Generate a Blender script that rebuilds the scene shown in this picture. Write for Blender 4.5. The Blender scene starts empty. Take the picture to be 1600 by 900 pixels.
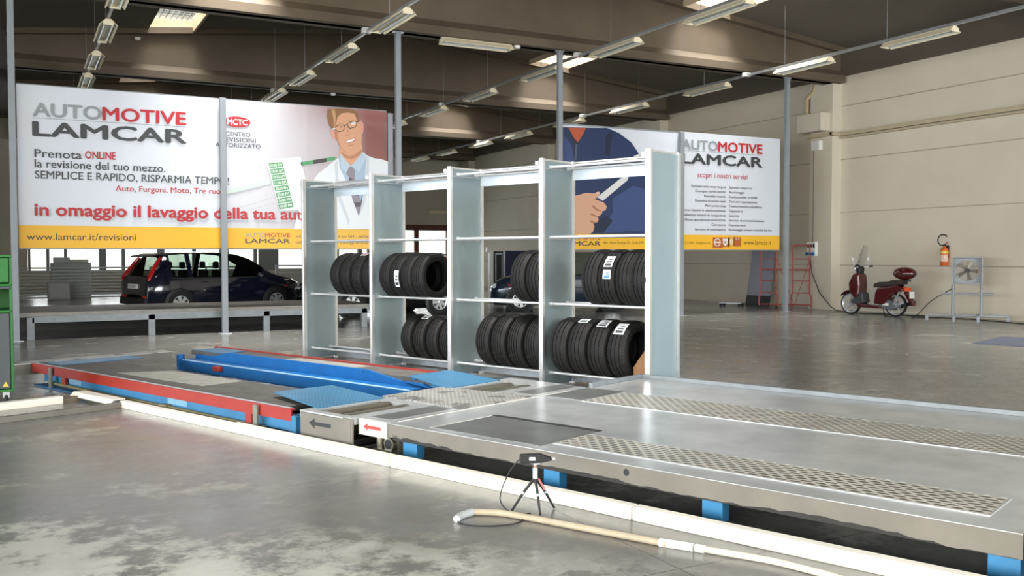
import bpy, math, random
from mathutils import Vector, Matrix
random.seed(7)
PI = math.pi
S = bpy.context.scene
COL = S.collection

# ------------------------------------------------------------------ camera, sky, lamps, exposure
cam_d = bpy.data.cameras.new('camera'); cam = bpy.data.objects.new('camera', cam_d); COL.objects.link(cam)
cam_d.sensor_width = 36.0; cam_d.lens = 36.0*1459.5/1600.0; cam_d.clip_end = 400
cam.matrix_world = (Matrix.Translation((0, 0, 1.5)) @ Matrix.Rotation(-0.4850851, 4, 'Z')
                    @ Matrix.Rotation(PI/2-0.0345685, 4, 'X') @ Matrix.Rotation(-0.0012395, 4, 'Z'))
S.camera = cam
S.view_settings.view_transform = 'Standard'; S.view_settings.look = 'None'
S.view_settings.gamma = 1.0; S.view_settings.use_curve_mapping = False
S.view_settings.exposure = -0.12
wd = bpy.data.worlds.new('sky'); S.world = wd; wd.use_nodes = True
wn = wd.node_tree.nodes; wl = wd.node_tree.links
bg = wn['Background']; bg.inputs['Strength'].default_value = 3.5
tc = wn.new('ShaderNodeTexCoord'); sp = wn.new('ShaderNodeSeparateXYZ'); rp = wn.new('ShaderNodeValToRGB')
wl.new(tc.outputs['Generated'], sp.inputs[0]); wl.new(sp.outputs['Z'], rp.inputs[0]); wl.new(rp.outputs[0], bg.inputs['Color'])
e = rp.color_ramp.elements
e[0].position = 0.0; e[0].color = (0.62, 0.58, 0.50, 1); e[1].position = 0.5; e[1].color = (0.80, 0.92, 1.0, 1)
a = rp.color_ramp.elements.new(0.06); a.color = (1.0, 0.97, 0.92, 1)

def area(name, loc, rot, sx, sy, power, col, sprd=150):
    l = bpy.data.lights.new(name, 'AREA'); l.shape = 'RECTANGLE'; l.size = sx; l.size_y = sy; l.energy = power; l.color = col; l.spread = math.radians(sprd)
    o = bpy.data.objects.new(name, l); COL.objects.link(o); o.location = loc; o.rotation_euler = rot; return o
# daylight that comes in through the open vehicle doors behind and left of the viewer
area('daylight_warm_doors', (-9.5, -2.5, 2.1), (PI/2-0.10, 0, math.radians(-66)), 9, 3.8, 900, (1.0, 0.92, 0.80), 110)
area('daylight_rear_doors', (13.0, -9.0, 2.3), (PI/2-0.04, 0, math.radians(6)), 13, 4.2, 2250, (0.92, 0.97, 1.0))
area('daylight_left_doors', (-11.5, 9.0, 2.3), (PI/2-0.16, 0, -PI/2), 16, 3.4, 1000, (0.84, 0.92, 1.0), 105)
area('daylight_far_windows', (9.0, 43.3, 1.9), (-PI/2, 0, 0), 17, 2.2, 350, (0.95, 0.98, 1.0))
for y_ in (1.75, 9.55, 17.35, 25.15, 32.95):
    for x_ in (3.65, 15.2): area('daylight_roof_light', (x_, y_, 9.6), (0, 0, 0), 1.1, 2.2, 1000 if (x_ < 9 and 9 < y_ < 18) else (200 if x_ < 9 else 420), (1.0, 0.97, 0.92), 115)

# ------------------------------------------------------------------ materials
def lin(c):
    if isinstance(c, str):
        c = [int(c[i:i+2], 16)/255.0 for i in (0, 2, 4)]
    return tuple(x/12.92 if x <= 0.04045 else ((x+0.055)/1.055)**2.4 for x in c) + (1.0,)
MATS = {}
class N:
    def __init__(s, m): s.nt = m.node_tree; s.n = s.nt.nodes; s.l = s.nt.links
    def node(s, t, **k):
        o = s.n.new(t)
        for a, b in k.items(): setattr(o, a, b)
        return o
    def put(s, sock, v):
        if hasattr(v, 'is_output') or hasattr(v, 'links'): s.l.new(v, sock)
        else: sock.default_value = v
    def math(s, op, a, b=0.0, c=None, clamp=False):
        o = s.node('ShaderNodeMath', operation=op); o.use_clamp = clamp
        s.put(o.inputs[0], a); s.put(o.inputs[1], b)
        if c is not None: s.put(o.inputs[2], c)
        return o.outputs[0]
    def noise(s, vec, scale, detail=4, rough=0.55):
        o = s.node('ShaderNodeTexNoise'); o.inputs['Scale'].default_value = scale
        o.inputs['Detail'].default_value = detail; o.inputs['Roughness'].default_value = rough
        s.l.new(vec, o.inputs['Vector']); return o.outputs[0]
    def ramp(s, fac, stops):
        o = s.node('ShaderNodeValToRGB'); s.l.new(fac, o.inputs[0]); el = o.color_ramp.elements
        while len(el) < len(stops): el.new(0.5)
        for x, (p, c) in zip(el, stops): x.position = p; x.color = c if len(c) == 4 else c+(1,)
        return o.outputs[0]
    def mix(s, fac, a, b, mode='MIX'):
        o = s.node('ShaderNodeMix', data_type='RGBA', blend_type=mode)
        s.put(o.inputs[0], fac); s.put(o.inputs[6], a); s.put(o.inputs[7], b); return o.outputs[2]
def mat(name, col, rough=0.5, metal=0.0, var=0.08, scale=6.0, bump=0.0, bscale=60.0, spec=0.5, coat=0.0):
    if name in MATS: return MATS[name]
    m = bpy.data.materials.new(name); m.use_nodes = True; MATS[name] = m
    k = N(m); b = k.n['Principled BSDF']; c = lin(col)
    tc = k.node('ShaderNodeTexCoord')
    if var > 0:
        f = k.noise(tc.outputs['Object'], scale)
        lo = tuple(x*(1-var) for x in c[:3])+(1,); hi = tuple(min(1, x*(1+var)) for x in c[:3])+(1,)
        k.l.new(k.ramp(f, [(0.3, lo), (0.7, hi)]), b.inputs['Base Color'])
    else: b.inputs['Base Color'].default_value = c
    b.inputs['Roughness'].default_value = rough; b.inputs['Metallic'].default_value = metal
    b.inputs['Specular IOR Level'].default_value = spec
    if coat: b.inputs['Coat Weight'].default_value = coat; b.inputs['Coat Roughness'].default_value = 0.05
    if bump > 0:
        bp = k.node('ShaderNodeBump'); bp.inputs['Strength'].default_value = bump; bp.inputs['Distance'].default_value = 0.01
        k.l.new(k.noise(tc.outputs['Object'], bscale), bp.inputs['Height']); k.l.new(bp.outputs[0], b.inputs['Normal'])
    return m
def glass(name, col, tint, rough=0.02):
    if name in MATS: return MATS[name]
    m = bpy.data.materials.new(name); m.use_nodes = True; MATS[name] = m; k = N(m)
    k.n.remove(k.n['Principled BSDF'])
    t = k.node('ShaderNodeBsdfTransparent'); t.inputs[0].default_value = lin(col)
    g = k.node('ShaderNodeBsdfGlossy'); g.inputs['Roughness'].default_value = rough
    fr = k.node('ShaderNodeFresnel'); fr.inputs[0].default_value = 1.45
    mx = k.node('ShaderNodeMixShader'); f = k.math('ADD', fr.outputs[0], tint)
    k.l.new(f, mx.inputs[0]); k.l.new(t.outputs[0], mx.inputs[1]); k.l.new(g.outputs[0], mx.inputs[2])
    k.l.new(mx.outputs[0], k.n['Material Output'].inputs[0]); return m
def lens_plate(name, base, dark, su, sv, a, b, rough=0.35, metal=0.6, stains=0.0, bump=0.5, ax=0):
    """anti-slip plate: staggered lens shaped recesses in a metal sheet"""
    m = bpy.data.materials.new(name); m.use_nodes = True; MATS[name] = m; k = N(m); p = k.n['Principled BSDF']
    tc = k.node('ShaderNodeTexCoord'); s = k.node('ShaderNodeSeparateXYZ'); k.l.new(tc.outputs['Object'], s.inputs[0])
    yy = k.math('DIVIDE', s.outputs[1-ax], sv); row = k.math('FLOOR', yy)
    off = k.math('MULTIPLY', k.math('MODULO', k.math('ADD', row, 1000.0), 2.0), 0.5)
    xx = k.math('ADD', k.math('DIVIDE', s.outputs[ax], su), off)
    fx = k.math('DIVIDE', k.math('SUBTRACT', k.math('FRACT', xx), 0.5), a)
    fy = k.math('DIVIDE', k.math('SUBTRACT', k.math('FRACT', yy), 0.5), b)
    d = k.math('ADD', k.math('MULTIPLY', fx, fx), k.math('MULTIPLY', fy, fy))
    f = k.math('SUBTRACT', 1.0, d, clamp=True); f = k.math('MULTIPLY', f, 3.0, clamp=True)
    nz = k.noise(tc.outputs['Object'], 3.0)
    c1 = k.ramp(nz, [(0.35, tuple(x*0.82 for x in lin(base)[:3])), (0.65, lin(base))])
    if stains:
        st = k.noise(tc.outputs['Object'], 5.0, 6)
        c1 = k.mix(k.math('MULTIPLY', k.math('GREATER_THAN', st, 0.58), stains), c1, lin('3a3a38'))
    k.l.new(k.mix(f, c1, lin(dark)), p.inputs['Base Color'])
    p.inputs['Roughness'].default_value = rough; p.inputs['Metallic'].default_value = metal
    bp = k.node('ShaderNodeBump'); bp.inputs['Strength'].default_value = bump; bp.inputs['Distance'].default_value = 0.008
    bp.invert = True; k.l.new(f, bp.inputs['Height']); k.l.new(bp.outputs[0], p.inputs['Normal'])
    return m

def concrete_floor():
    m = bpy.data.materials.new('polished_concrete'); m.use_nodes = True; k = N(m); p = k.n['Principled BSDF']
    tc = k.node('ShaderNodeTexCoord'); v = tc.outputs['Object']
    n1 = k.noise(v, 0.55, 6, 0.6); n2 = k.noise(v, 2.3, 5, 0.6); n3 = k.noise(v, 14.0, 6, 0.6); n4 = k.noise(v, 0.9, 7, 0.7)
    c = k.ramp(n1, [(0.32, lin('70716e')), (0.5, lin('808180')), (0.68, lin('8f8e87'))])
    c = k.mix(0.35, c, k.ramp(n2, [(0.3, lin('626361')), (0.55, lin('82827e')), (0.75, lin('9b9992'))]))
    c = k.mix(0.14, c, k.ramp(n3, [(0.35, lin('6f6e69')), (0.65, lin('aaa69b'))]))
    blot = k.ramp(n4, [(0.56, (0, 0, 0)), (0.63, (1, 1, 1))])
    c = k.mix(k.math('MULTIPLY', blot, 0.5), c, lin('c9c6ba'))
    n5 = k.noise(v, 0.35, 3, 0.5)
    c = k.mix(k.ramp(n5, [(0.45, (0, 0, 0)), (0.7, (0.35, 0.35, 0.35))]), c, lin('7c7463'))
    s = k.node('ShaderNodeSeparateXYZ'); k.l.new(v, s.inputs[0])
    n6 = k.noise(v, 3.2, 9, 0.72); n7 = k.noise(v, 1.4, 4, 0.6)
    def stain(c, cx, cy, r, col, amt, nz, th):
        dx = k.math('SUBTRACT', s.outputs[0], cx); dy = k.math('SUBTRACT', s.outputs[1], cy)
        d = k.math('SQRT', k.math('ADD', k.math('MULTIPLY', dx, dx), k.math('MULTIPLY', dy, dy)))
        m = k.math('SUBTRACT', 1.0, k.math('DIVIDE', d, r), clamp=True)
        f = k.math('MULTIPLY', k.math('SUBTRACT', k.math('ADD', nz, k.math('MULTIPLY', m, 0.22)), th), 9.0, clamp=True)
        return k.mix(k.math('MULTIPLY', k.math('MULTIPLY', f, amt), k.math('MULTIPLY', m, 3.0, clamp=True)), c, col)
    for cx, cy, r in ((0.15, 4.0, 1.2), (0.95, 4.1, 1.2), (0.6, 3.3, 1.6), (-0.2, 5.0, 1.2), (1.9, 3.3, 1.3)): c = stain(c, cx, cy, r, lin('e2e0d5'), 0.72, n6, 0.52)  # pale stains, strengthened to stand in for brighter light in the foreground
    for cx, cy, r in ((2.2, 4.1, 1.3), (1.4, 5.2, 1.5), (0.4, 7.4, 1.8), (2.6, 3.0, 1.2)): c = stain(c, cx, cy, r, lin('7a7568'), 0.25, n7, 0.54)
    for cx, cy, r in ((2.75, 3.9, 1.0), (1.7, 6.4, 1.2), (3.2, 4.2, 1.0)): c = stain(c, cx, cy, r, lin('63625f'), 0.45, n6, 0.55)
    def line(x, o, sp):
        fr = k.math('FRACT', k.math('DIVIDE', k.math('SUBTRACT', x, o-sp*0.5-40*sp), sp))
        return k.math('LESS_THAN', k.math('ABSOLUTE', k.math('SUBTRACT', fr, 0.5)), 0.0035/sp)
    j = k.math('MAXIMUM', line(s.outputs[0], 2.77, 4.6), line(s.outputs[1], 3.54, 4.6))
    c = k.mix(k.math('MULTIPLY', j, 0.75), c, lin('3d3a36'))
    k.l.new(c, p.inputs['Base Color'])
    r = k.ramp(n2, [(0.3, (0.17, 0.17, 0.17)), (0.7, (0.27, 0.27, 0.27))]); k.l.new(r, p.inputs['Roughness'])
    p.inputs['Specular IOR Level'].default_value = 0.55
    bp = k.node('ShaderNodeBump'); bp.inputs['Strength'].default_value = 0.015; bp.inputs['Distance'].default_value = 0.01
    k.l.new(n3, bp.inputs['Height']); k.l.new(bp.outputs[0], p.inputs['Normal'])
    return m

# ------------------------------------------------------------------ mesh helpers
class MB:
    def __init__(s, o=(0, 0, 0)): s.v = []; s.f = []; s.m = []; s.sm = []; s.o = Vector(o); s.mi = 0; s.uv = {}
    def add(s, vs, fs, smooth=False, M=None):
        b = len(s.v)
        for p in vs:
            p = Vector(p); s.v.append(M @ p if M else p)
        for f in fs: s.f.append([b+i for i in f]); s.m.append(s.mi); s.sm.append(smooth)
        return s
    def box(s, x0, x1, y0, y1, z0, z1, M=None):
        vs = [(x, y, z) for z in (z0, z1) for y in (y0, y1) for x in (x0, x1)]
        return s.add(vs, [(0, 2, 3, 1), (4, 5, 7, 6), (0, 1, 5, 4), (2, 6, 7, 3), (0, 4, 6, 2), (1, 3, 7, 5)], False, M)
    def prism(s, pts, h0, h1, ax='z', M=None):
        """polygon pts in the plane normal to ax, extruded h0..h1"""
        n = len(pts)
        def P(a, b, h): return {'z': (a, b, h), 'y': (a, h, b), 'x': (h, a, b)}[ax]
        vs = [P(a, b, h0) for a, b in pts]+[P(a, b, h1) for a, b in pts]
        fs = [list(range(n))[::-1], list(range(n, 2*n))]+[(i, (i+1) % n, n+(i+1) % n, n+i) for i in range(n)]
        ar = sum(pts[i][0]*pts[(i+1) % n][1]-pts[(i+1) % n][0]*pts[i][1] for i in range(n))
        flip = (ar < 0) ^ (h1 < h0) ^ (ax == 'y')
        if flip: fs = [list(f)[::-1] for f in fs]
        return s.add(vs, fs, False, M)
    def poly(s, pts3): return s.add(pts3, [list(range(len(pts3)))])
    def tube(s, path, r, n=10, closed=False, caps=True):
        P = [Vector(p) for p in path]; m = len(P); R = r if isinstance(r, (list, tuple)) else [r]*m
        t0 = (P[1]-P[0]).normalized(); up = Vector((0, 0, 1)) if abs(t0.z) < 0.9 else Vector((1, 0, 0))
        nrm = (up-t0*up.dot(t0)).normalized(); vs = []
        for i in range(m):
            if closed: t = (P[(i+1) % m]-P[i-1]).normalized()
            elif i == 0: t = t0
            elif i == m-1: t = (P[i]-P[i-1]).normalized()
            else:
                t = ((P[i+1]-P[i]).normalized()+(P[i]-P[i-1]).normalized())
                t = t.normalized() if t.length > 1e-6 else (P[i+1]-P[i]).normalized()
            nrm = (nrm-t*nrm.dot(t))
            nrm = nrm.normalized() if nrm.length > 1e-6 else t.orthogonal().normalized()
            bi = t.cross(nrm)
            for j in range(n):
                a = 2*PI*j/n; vs.append(P[i]+(nrm*math.cos(a)+bi*math.sin(a))*R[i])
        fs = []
        for i in range(m if closed else m-1):
            for j in range(n):
                a = i*n+j; b = i*n+(j+1) % n; i2 = (i+1) % m
                fs.append((a, b, i2*n+(j+1) % n, i2*n+j))
        s.add(vs, fs, True)
        if caps and not closed:
            s.add(vs[:n], [list(range(n))[::-1]]); s.add(vs[-n:], [list(range(n))])
        return s
    def lathe(s, prof, n=24, M=None, a0=0.0, a1=2*PI, smooth=True):
        """prof: (r, h) pairs; axis local z"""
        full = abs(a1-a0-2*PI) < 1e-6; k = n if full else n+1; vs = []
        for i in range(k):
            a = a0+(a1-a0)*i/n; c, d = math.cos(a), math.sin(a)
            vs += [(r*c, r*d, h) for r, h in prof]
        m = len(prof); fs = []
        for i in range(n):
            i2 = (i+1) % k
            for j in range(m-1): fs.append((i*m+j, i2*m+j, i2*m+j+1, i*m+j+1))
        return s.add(vs, fs, smooth, M)
    def cyl(s, p0, p1, r, n=16): return s.tube([p0, p1], r, n)
    def loft(s, rings, closed=True, smooth=True, caps=False):
        n = len(rings[0]); vs = [p for r in rings for p in r]; fs = []
        for i in range(len(rings)-1):
            for j in range(n if closed else n-1):
                j2 = (j+1) % n; fs.append((i*n+j, i*n+j2, (i+1)*n+j2, (i+1)*n+j))
        s.add(vs, fs, smooth)
        if caps: s.add(rings[0], [list(range(n))[::-1]]); s.add(rings[-1], [list(range(n))])
        return s
    def sphere(s, c, r, n=16, k=10, sc=(1, 1, 1), M=None):
        prof = [(math.sin(PI*i/k), -math.cos(PI*i/k)) for i in range(k+1)]
        T = Matrix.Translation(c) @ Matrix.Diagonal((r*sc[0], r*sc[1], r*sc[2], 1))
        return s.lathe(prof, n, (M @ T) if M else T)
    def build(s, name, mats, parent=None, bevel=0.0, seg=2, sharp=35, kind=None):
        me = bpy.data.meshes.new(name)
        me.from_pydata([tuple(p-s.o) for p in s.v], [], s.f)
        if not isinstance(mats, (list, tuple)): mats = [mats]
        for m in mats: me.materials.append(m)
        me.polygons.foreach_set('material_index', s.m)
        me.polygons.foreach_set('use_smooth', s.sm)
        me.update()
        if any(s.sm): me.set_sharp_from_angle(angle=math.radians(sharp))
        o = bpy.data.objects.new(name, me); COL.objects.link(o)
        if parent: o.parent = parent
        if bevel > 0:
            b = o.modifiers.new('edge', 'BEVEL'); b.width = bevel; b.segments = seg; b.limit_method = 'ANGLE'
            b.angle_limit = math.radians(40); b.harden_normals = False
        if kind: o['kind'] = kind
        return o
def tag(o, label, cat, group=None):
    o['label'] = label; o['category'] = cat
    if group: o['group'] = group
    return o
def thing(name, label, cat, loc=(0, 0, 0), rz=0.0, group=None):
    o = bpy.data.objects.new(name, None); COL.objects.link(o); o.empty_display_size = 0.1
    o.location = loc; o.rotation_euler = (0, 0, rz); return tag(o, label, cat, group)
def copy_thing(o, loc=None, rz=None, label=None):
    c = o.copy(); COL.objects.link(c)
    def kids(src, dst):
        for ch in [x for x in src.children if not x.get('sticker')]:
            d = ch.copy(); COL.objects.link(d); d.parent = dst; kids(ch, d)
    kids(o, c)
    if loc is not None: c.location = loc
    if rz is not None: c.rotation_euler = (0, 0, rz)
    if label: c['label'] = label
    return c
def note(o, label): o['label'] = label; return o
_fc = {}
def text_into(mb, body, x, z, h, w=None, align='l', fat=0.0, slant=0.0, T=None, slot=0, keep=None):
    """flat lettering; (x, z) baseline start, h = cap height, w = wanted width; T maps (x, z) to 3-D"""
    bold = fat; fat = 0.0; key = (body, fat)
    if key not in _fc:
        cu = bpy.data.curves.new('lettering', 'FONT'); cu.body = body; cu.size = 1.0; cu.offset = fat; cu.resolution_u = 3; cu.fill_mode = 'FRONT'
        ob = bpy.data.objects.new('lettering', cu); COL.objects.link(ob)
        dg = bpy.context.evaluated_depsgraph_get(); me = ob.evaluated_get(dg).to_mesh()
        _fc[key] = ([tuple(v.co) for v in me.vertices], [list(p.vertices) for p in me.polygons])
        ob.evaluated_get(dg).to_mesh_clear(); bpy.data.objects.remove(ob); bpy.data.curves.remove(cu)
    vs, fs = _fc[key]
    if not vs: return
    x0 = min(v[0] for v in vs); x1 = max(v[0] for v in vs); sc = h/0.70
    sx = (w/(x1-x0)) if w else sc
    ox = {'l': 0, 'r': -(x1-x0)*sx, 'c': -(x1-x0)*sx/2}[align]
    mb.mi = slot
    for dx, dz in (((-.5, 0), (.5, 0), (0, .5), (0, -.5)) if bold else ((0, 0),)):
        p = [T(x+ox+(v[0]-x0)*sx+dx*bold*sx, z+v[1]*sc+dz*bold*sc) for v in vs]; sh = 0.0003*(dx+dz*2) if bold else 0.0
        if keep is None: mb.add([(a, b+sh, c) for a, b, c in p], fs)
        else:
            used = sorted({i for n in keep for i in fs[n]}); at = {v: i for i, v in enumerate(used)}
            mb.add([(p[i][0], p[i][1]+sh, p[i][2]) for i in used], [[at[i] for i in fs[n]] for n in keep])
def word_groups(body):
    """faces of a line of lettering, gathered word by word"""
    text_into(MB(), body, 0, 0, 1, T=lambda x, z: (x, 0, z)); vs, fs = _fc[(body, 0.0)]
    sp = sorted((min(vs[i][0] for i in f), max(vs[i][0] for i in f), n) for n, f in enumerate(fs)); out = []; end = -9
    for a, b, n in sp:
        if a > end+0.17: out.append([])
        out[-1].append(n); end = max(end, b)
    return out
# ------------------------------------------------------------------ palette
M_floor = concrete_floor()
M_wall = mat('cream_wall_paint', 'd2cab9', 0.75, var=0.04, scale=0.8, bump=0.05, bscale=30)
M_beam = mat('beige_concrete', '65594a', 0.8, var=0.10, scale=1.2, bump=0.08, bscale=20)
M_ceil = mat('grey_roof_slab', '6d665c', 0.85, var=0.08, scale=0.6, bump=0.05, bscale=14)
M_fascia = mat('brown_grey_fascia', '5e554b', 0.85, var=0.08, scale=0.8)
M_galv = mat('galvanised_steel', 'b9bec2', 0.38, 0.75, var=0.14, scale=9, bump=0.03)
M_alu = mat('bright_aluminium', 'e4e6e8', 0.28, 0.8, var=0.04, scale=8)
M_chrome = mat('chromed_bar', 'f2f4f6', 0.25, 0.55, var=0.02)
M_panel = mat('grey_blue_sheet', '8d9ea4', 0.42, 0.15, var=0.04, scale=3)
M_postgrey = mat('grey_painted_post', '8f959b', 0.5, 0.1, var=0.06, scale=4)
M_black = mat('black_plastic', '17181a', 0.5, var=0.1)
M_rubber = mat('black_rubber', '1e1e1f', 0.75, var=0.15, scale=12, bump=0.1, bscale=90)
M_white = mat('white_plastic', 'e8e8e4', 0.45, var=0.03)
M_blue = mat('blue_enamel', '0c60a0', 0.55, var=0.10, scale=5, spec=0.3)
M_blue_dusty = mat('dusty_blue_enamel', '2d6f99', 0.55, var=0.16, scale=4)
M_legblue = mat('pale_blue_enamel', '2b78a8', 0.5, var=0.08, scale=5)
M_red = mat('red_enamel', '96281c', 0.5, var=0.10, scale=5)
M_deck = mat('worn_rubber_deck', '575450', 0.8, var=0.25, scale=5, bump=0.12, bscale=50)
M_deckpatch = mat('worn_plate_patch', '98968f', 0.6, 0.2, var=0.18, scale=9, bump=0.1)
M_slab = mat('grey_steel_platform', 'adb0b0', 0.24, 0.12, var=0.16, scale=2.2, bump=0.04, bscale=25)
M_slabface = mat('grey_green_paint', '736f66', 0.6, var=0.12, scale=4, bump=0.1, bscale=22)
M_plate = mat('dark_steel_plate', '7b7d7a', 0.34, 0.45, var=0.18, scale=3.5)
M_kerb = mat('cream_white_kerb_paint', 'efebde', 0.55, var=0.06, scale=3)
M_olive = mat('olive_hose', '77714f', 0.6, var=0.1)
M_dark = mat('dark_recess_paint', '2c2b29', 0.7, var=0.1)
M_line = mat('white_line_paint', 'd2cfc6', 0.5, var=0.05)
M_strip = lens_plate('galvanised_antislip_strip', 'd9d7cd', '5c564c', 0.084, 0.046, 0.43, 0.36, 0.4, 0.3, ax=1)
M_treadgrey = lens_plate('grey_tread_plate', 'b3b3ae', '6e6e6a', 0.05, 0.026, 0.40, 0.28, 0.45, 0.3, stains=0.7)
M_treadblue = lens_plate('blue_tread_plate', '4587b0', '2c5f80', 0.035, 0.024, 0.4, 0.3, 0.42, 0.15)
M_roller = mat('brassy_steel_roller', 'a5a190', 0.28, 0.9, var=0.12, scale=6)
M_green = mat('green_enamel', '1a6a26', 0.45, var=0.06)
M_charcoal = mat('charcoal_panel', '42494c', 0.5, var=0.05)
M_cream = mat('cream_lamp_housing', 'efe4c6', 0.5, var=0.03)
M_tubeglass = mat('unlit_fluorescent_tube', 'c9d2d6', 0.25, var=0.02)
M_reflector = mat('white_reflector', 'b9c0c2', 0.35, 0.3, var=0.03)
M_darkred_frame = mat('red_brown_frame', '6e3c34', 0.5, var=0.05)
M_mull = mat('grey_mullion', '8b8f8c', 0.5, var=0.05)
M_pane = glass('window_pane', 'f4f8f8', 0.0)
M_carglass = glass('car_window', 'c9d4cf', 0.06)
M_tag = mat('white_sticker', 'eceef0', 0.5, var=0.04)

def structure(name, mb, m, **k): return mb.build(name, m, kind='structure', **k)
# ------------------------------------------------------------------ the hall
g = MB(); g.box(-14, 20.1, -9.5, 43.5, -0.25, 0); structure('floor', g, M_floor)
g = MB(); g.box(20.1, 20.5, -9.5, 44, -0.1, 6.4)
wr = structure('wall_right', g, M_wall)
g = MB(); g.box(20.0, 20.5, -9.5, 44, 6.4, 7.35); structure('trim_1', g, M_fascia)
for i, (z, w) in enumerate(((5.59, 0.012), (4.13, 0.012), (2.68, 0.010), (1.23, 0.014))):
    g = MB(); g.box(20.085, 20.101, -9.5, 43.5, z-w, z+w); structure('trim_%d' % (2+i), g, mat('panel_joint_mastic', 'aaa392', 0.8))
BEAMS = [-4.7, 3.1, 10.9, 18.7, 26.5, 34.3, 42.1]
def ceil_z(x): return 7.13+0.105*(x if x < 10.02 else 20.04-x)
tn = 6
for Y in BEAMS:
    g = MB()
    web = [(-0.2, 6.2), (20.0, 6.2), (20.0, 7.15), (10.02, 8.2), (-0.2, 7.13)]
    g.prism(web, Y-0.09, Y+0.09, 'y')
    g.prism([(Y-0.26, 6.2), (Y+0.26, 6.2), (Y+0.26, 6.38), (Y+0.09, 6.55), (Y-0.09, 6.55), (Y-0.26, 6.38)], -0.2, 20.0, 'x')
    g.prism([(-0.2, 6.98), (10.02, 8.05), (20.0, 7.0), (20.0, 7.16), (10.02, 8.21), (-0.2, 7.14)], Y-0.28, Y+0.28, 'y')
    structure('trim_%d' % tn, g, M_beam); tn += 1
    g = MB(); g.box(19.75, 20.1, Y-0.05, Y+0.75, 0, 6.4); structure('trim_%d' % tn, g, M_wall); tn += 1
    g = MB(); g.box(19.72, 20.0, Y-0.05, Y+0.75, 6.4, 7.2); structure('trim_%d' % tn, g, M_fascia); tn += 1
# roof slabs with the skylight wells cut out
g = MB(); SKY = []
def rect(x0, x1, y0, y1):
    if x1-x0 < 1e-4 or y1-y0 < 1e-4: return
    for dz in (0.0, 0.2):
        q = [(x0, y0, ceil_z(x0)+dz), (x0, y1, ceil_z(x0)+dz), (x1, y1, ceil_z(x1)+dz), (x1, y0, ceil_z(x1)+dz)]
        g.poly(q if dz == 0 else q[::-1])
EDGES = [-9.5]+BEAMS+[43.5]
for a, b in zip(EDGES[:-1], EDGES[1:]):
    for (xa, xb, s0, s1) in ((0.0, 10.02, 3.1, 4.2), (10.02, 20.1, 14.5, 15.9)):
        if b-a > 6:
            y0, y1 = b-2.5, b-0.2
            rect(xa, s0, a, b); rect(s1, xb, a, b); rect(s0, s1, a, y0); rect(s0, s1, y1, b); SKY.append((s0, s1, y0, y1))
        else: rect(xa, xb, a, b)
g.box(-14, 0, -9.5, 43.5, 7.13, 7.33)
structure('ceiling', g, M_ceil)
for i, (x0, x1, y0, y1) in enumerate(SKY):
    zl = min(ceil_z(x0), ceil_z(x1)); zt = max(ceil_z(x0), ceil_z(x1))+0.22
    root = bpy.data.objects.new('window_%d' % (i+1), None); COL.objects.link(root); root['kind'] = 'structure'
    g = MB(); t = 0.06
    for q in ((x0-t, x0, y0-t, y1+t), (x1, x1+t, y0-t, y1+t), (x0, x1, y0-t, y0), (x0, x1, y1, y1+t)): g.box(*q, zl+0.02, zt)
    g.build('well', mat('cream_well_lining', 'c9b899', 0.7), root)
    g = MB(); g.box(x0-t, x1+t, y0-t, y1+t, zt, zt+0.02); g.build('pane', glass('skylight_pane', 'fbfbfb', 0.0, 0.1), root)
    g = MB()
    for k in range(1, 8): g.box(x0+(x1-x0)*k/8-0.006, x0+(x1-x0)*k/8+0.006, y0, y1, zt-0.02, zt)
    for k in range(1, 10): g.box(x0, x1, y0+(y1-y0)*k/10-0.006, y0+(y1-y0)*k/10+0.006, zt-0.02, zt)
    g.build('wire_mesh', M_mull, root)
# far wall: upper wall, glazed fronts below
g = MB()
g.box(-14, 20.1, 43.5, 43.8, 3.05, 8.4); g.box(19.3, 20.1, 43.5, 43.8, 0, 3.05); g.box(-14, 0.3, 43.5, 43.8, 0, 3.05); g.box(0.3, 15.0, 43.5, 43.8, 0, 0.85)
structure('wall_far', g, M_wall)
g = MB(); g.box(-14.3, -14, -1.5, 43.5, 0, 7.3); structure('wall_left', g, M_wall)
def glazing(name, x0, x1, z0, z1, posts, fm, bars=()):
    root = bpy.data.objects.new(name, None); COL.objects.link(root); root['kind'] = 'structure'
    g = MB(); g.box(x0, x1, 43.48, 43.62, z1-0.28, z1); g.box(x0, x1, 43.48, 43.62, z0, z0+0.06)
    for x, w in posts: g.box(x-w/2, x+w/2, 43.46, 43.64, z0, z1)
    for z in bars: g.box(x0, x1, 43.5, 43.6, z-0.03, z+0.03)
    g.build('frame', fm, root)
    g = MB(); g.box(x0, x1, 43.54, 43.55, z0, z1); g.build('pane', M_pane, root)
glazing('window_20', 0.3, 15.0, 0.85, 3.05, [(0.36, 0.1), (1.05, 0.12), (1.72, 0.12), (3.15, 0.28), (3.97, 0.14), (5.5, 0.3), (6.9, 0.16), (8.2, 0.4), (9.6, 0.16), (10.2, 0.9), (12.0, 0.16), (13.3, 0.5), (14.6, 0.2)], M_mull)
glazing('door_1', 15.0, 19.3, 0.0, 3.05, [(15.05, 0.12), (16.3, 0.12), (17.55, 0.2), (19.24, 0.12)], M_darkred_frame, (1.0,))
g = MB(); g.box(18.2, 19.2, 43.38, 43.5, 3.62, 3.78); tag(g.build('wall_lamp', M_cream, bevel=0.02), 'pale box lamp high on the far wall above the glazed door', 'lamp')

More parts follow.
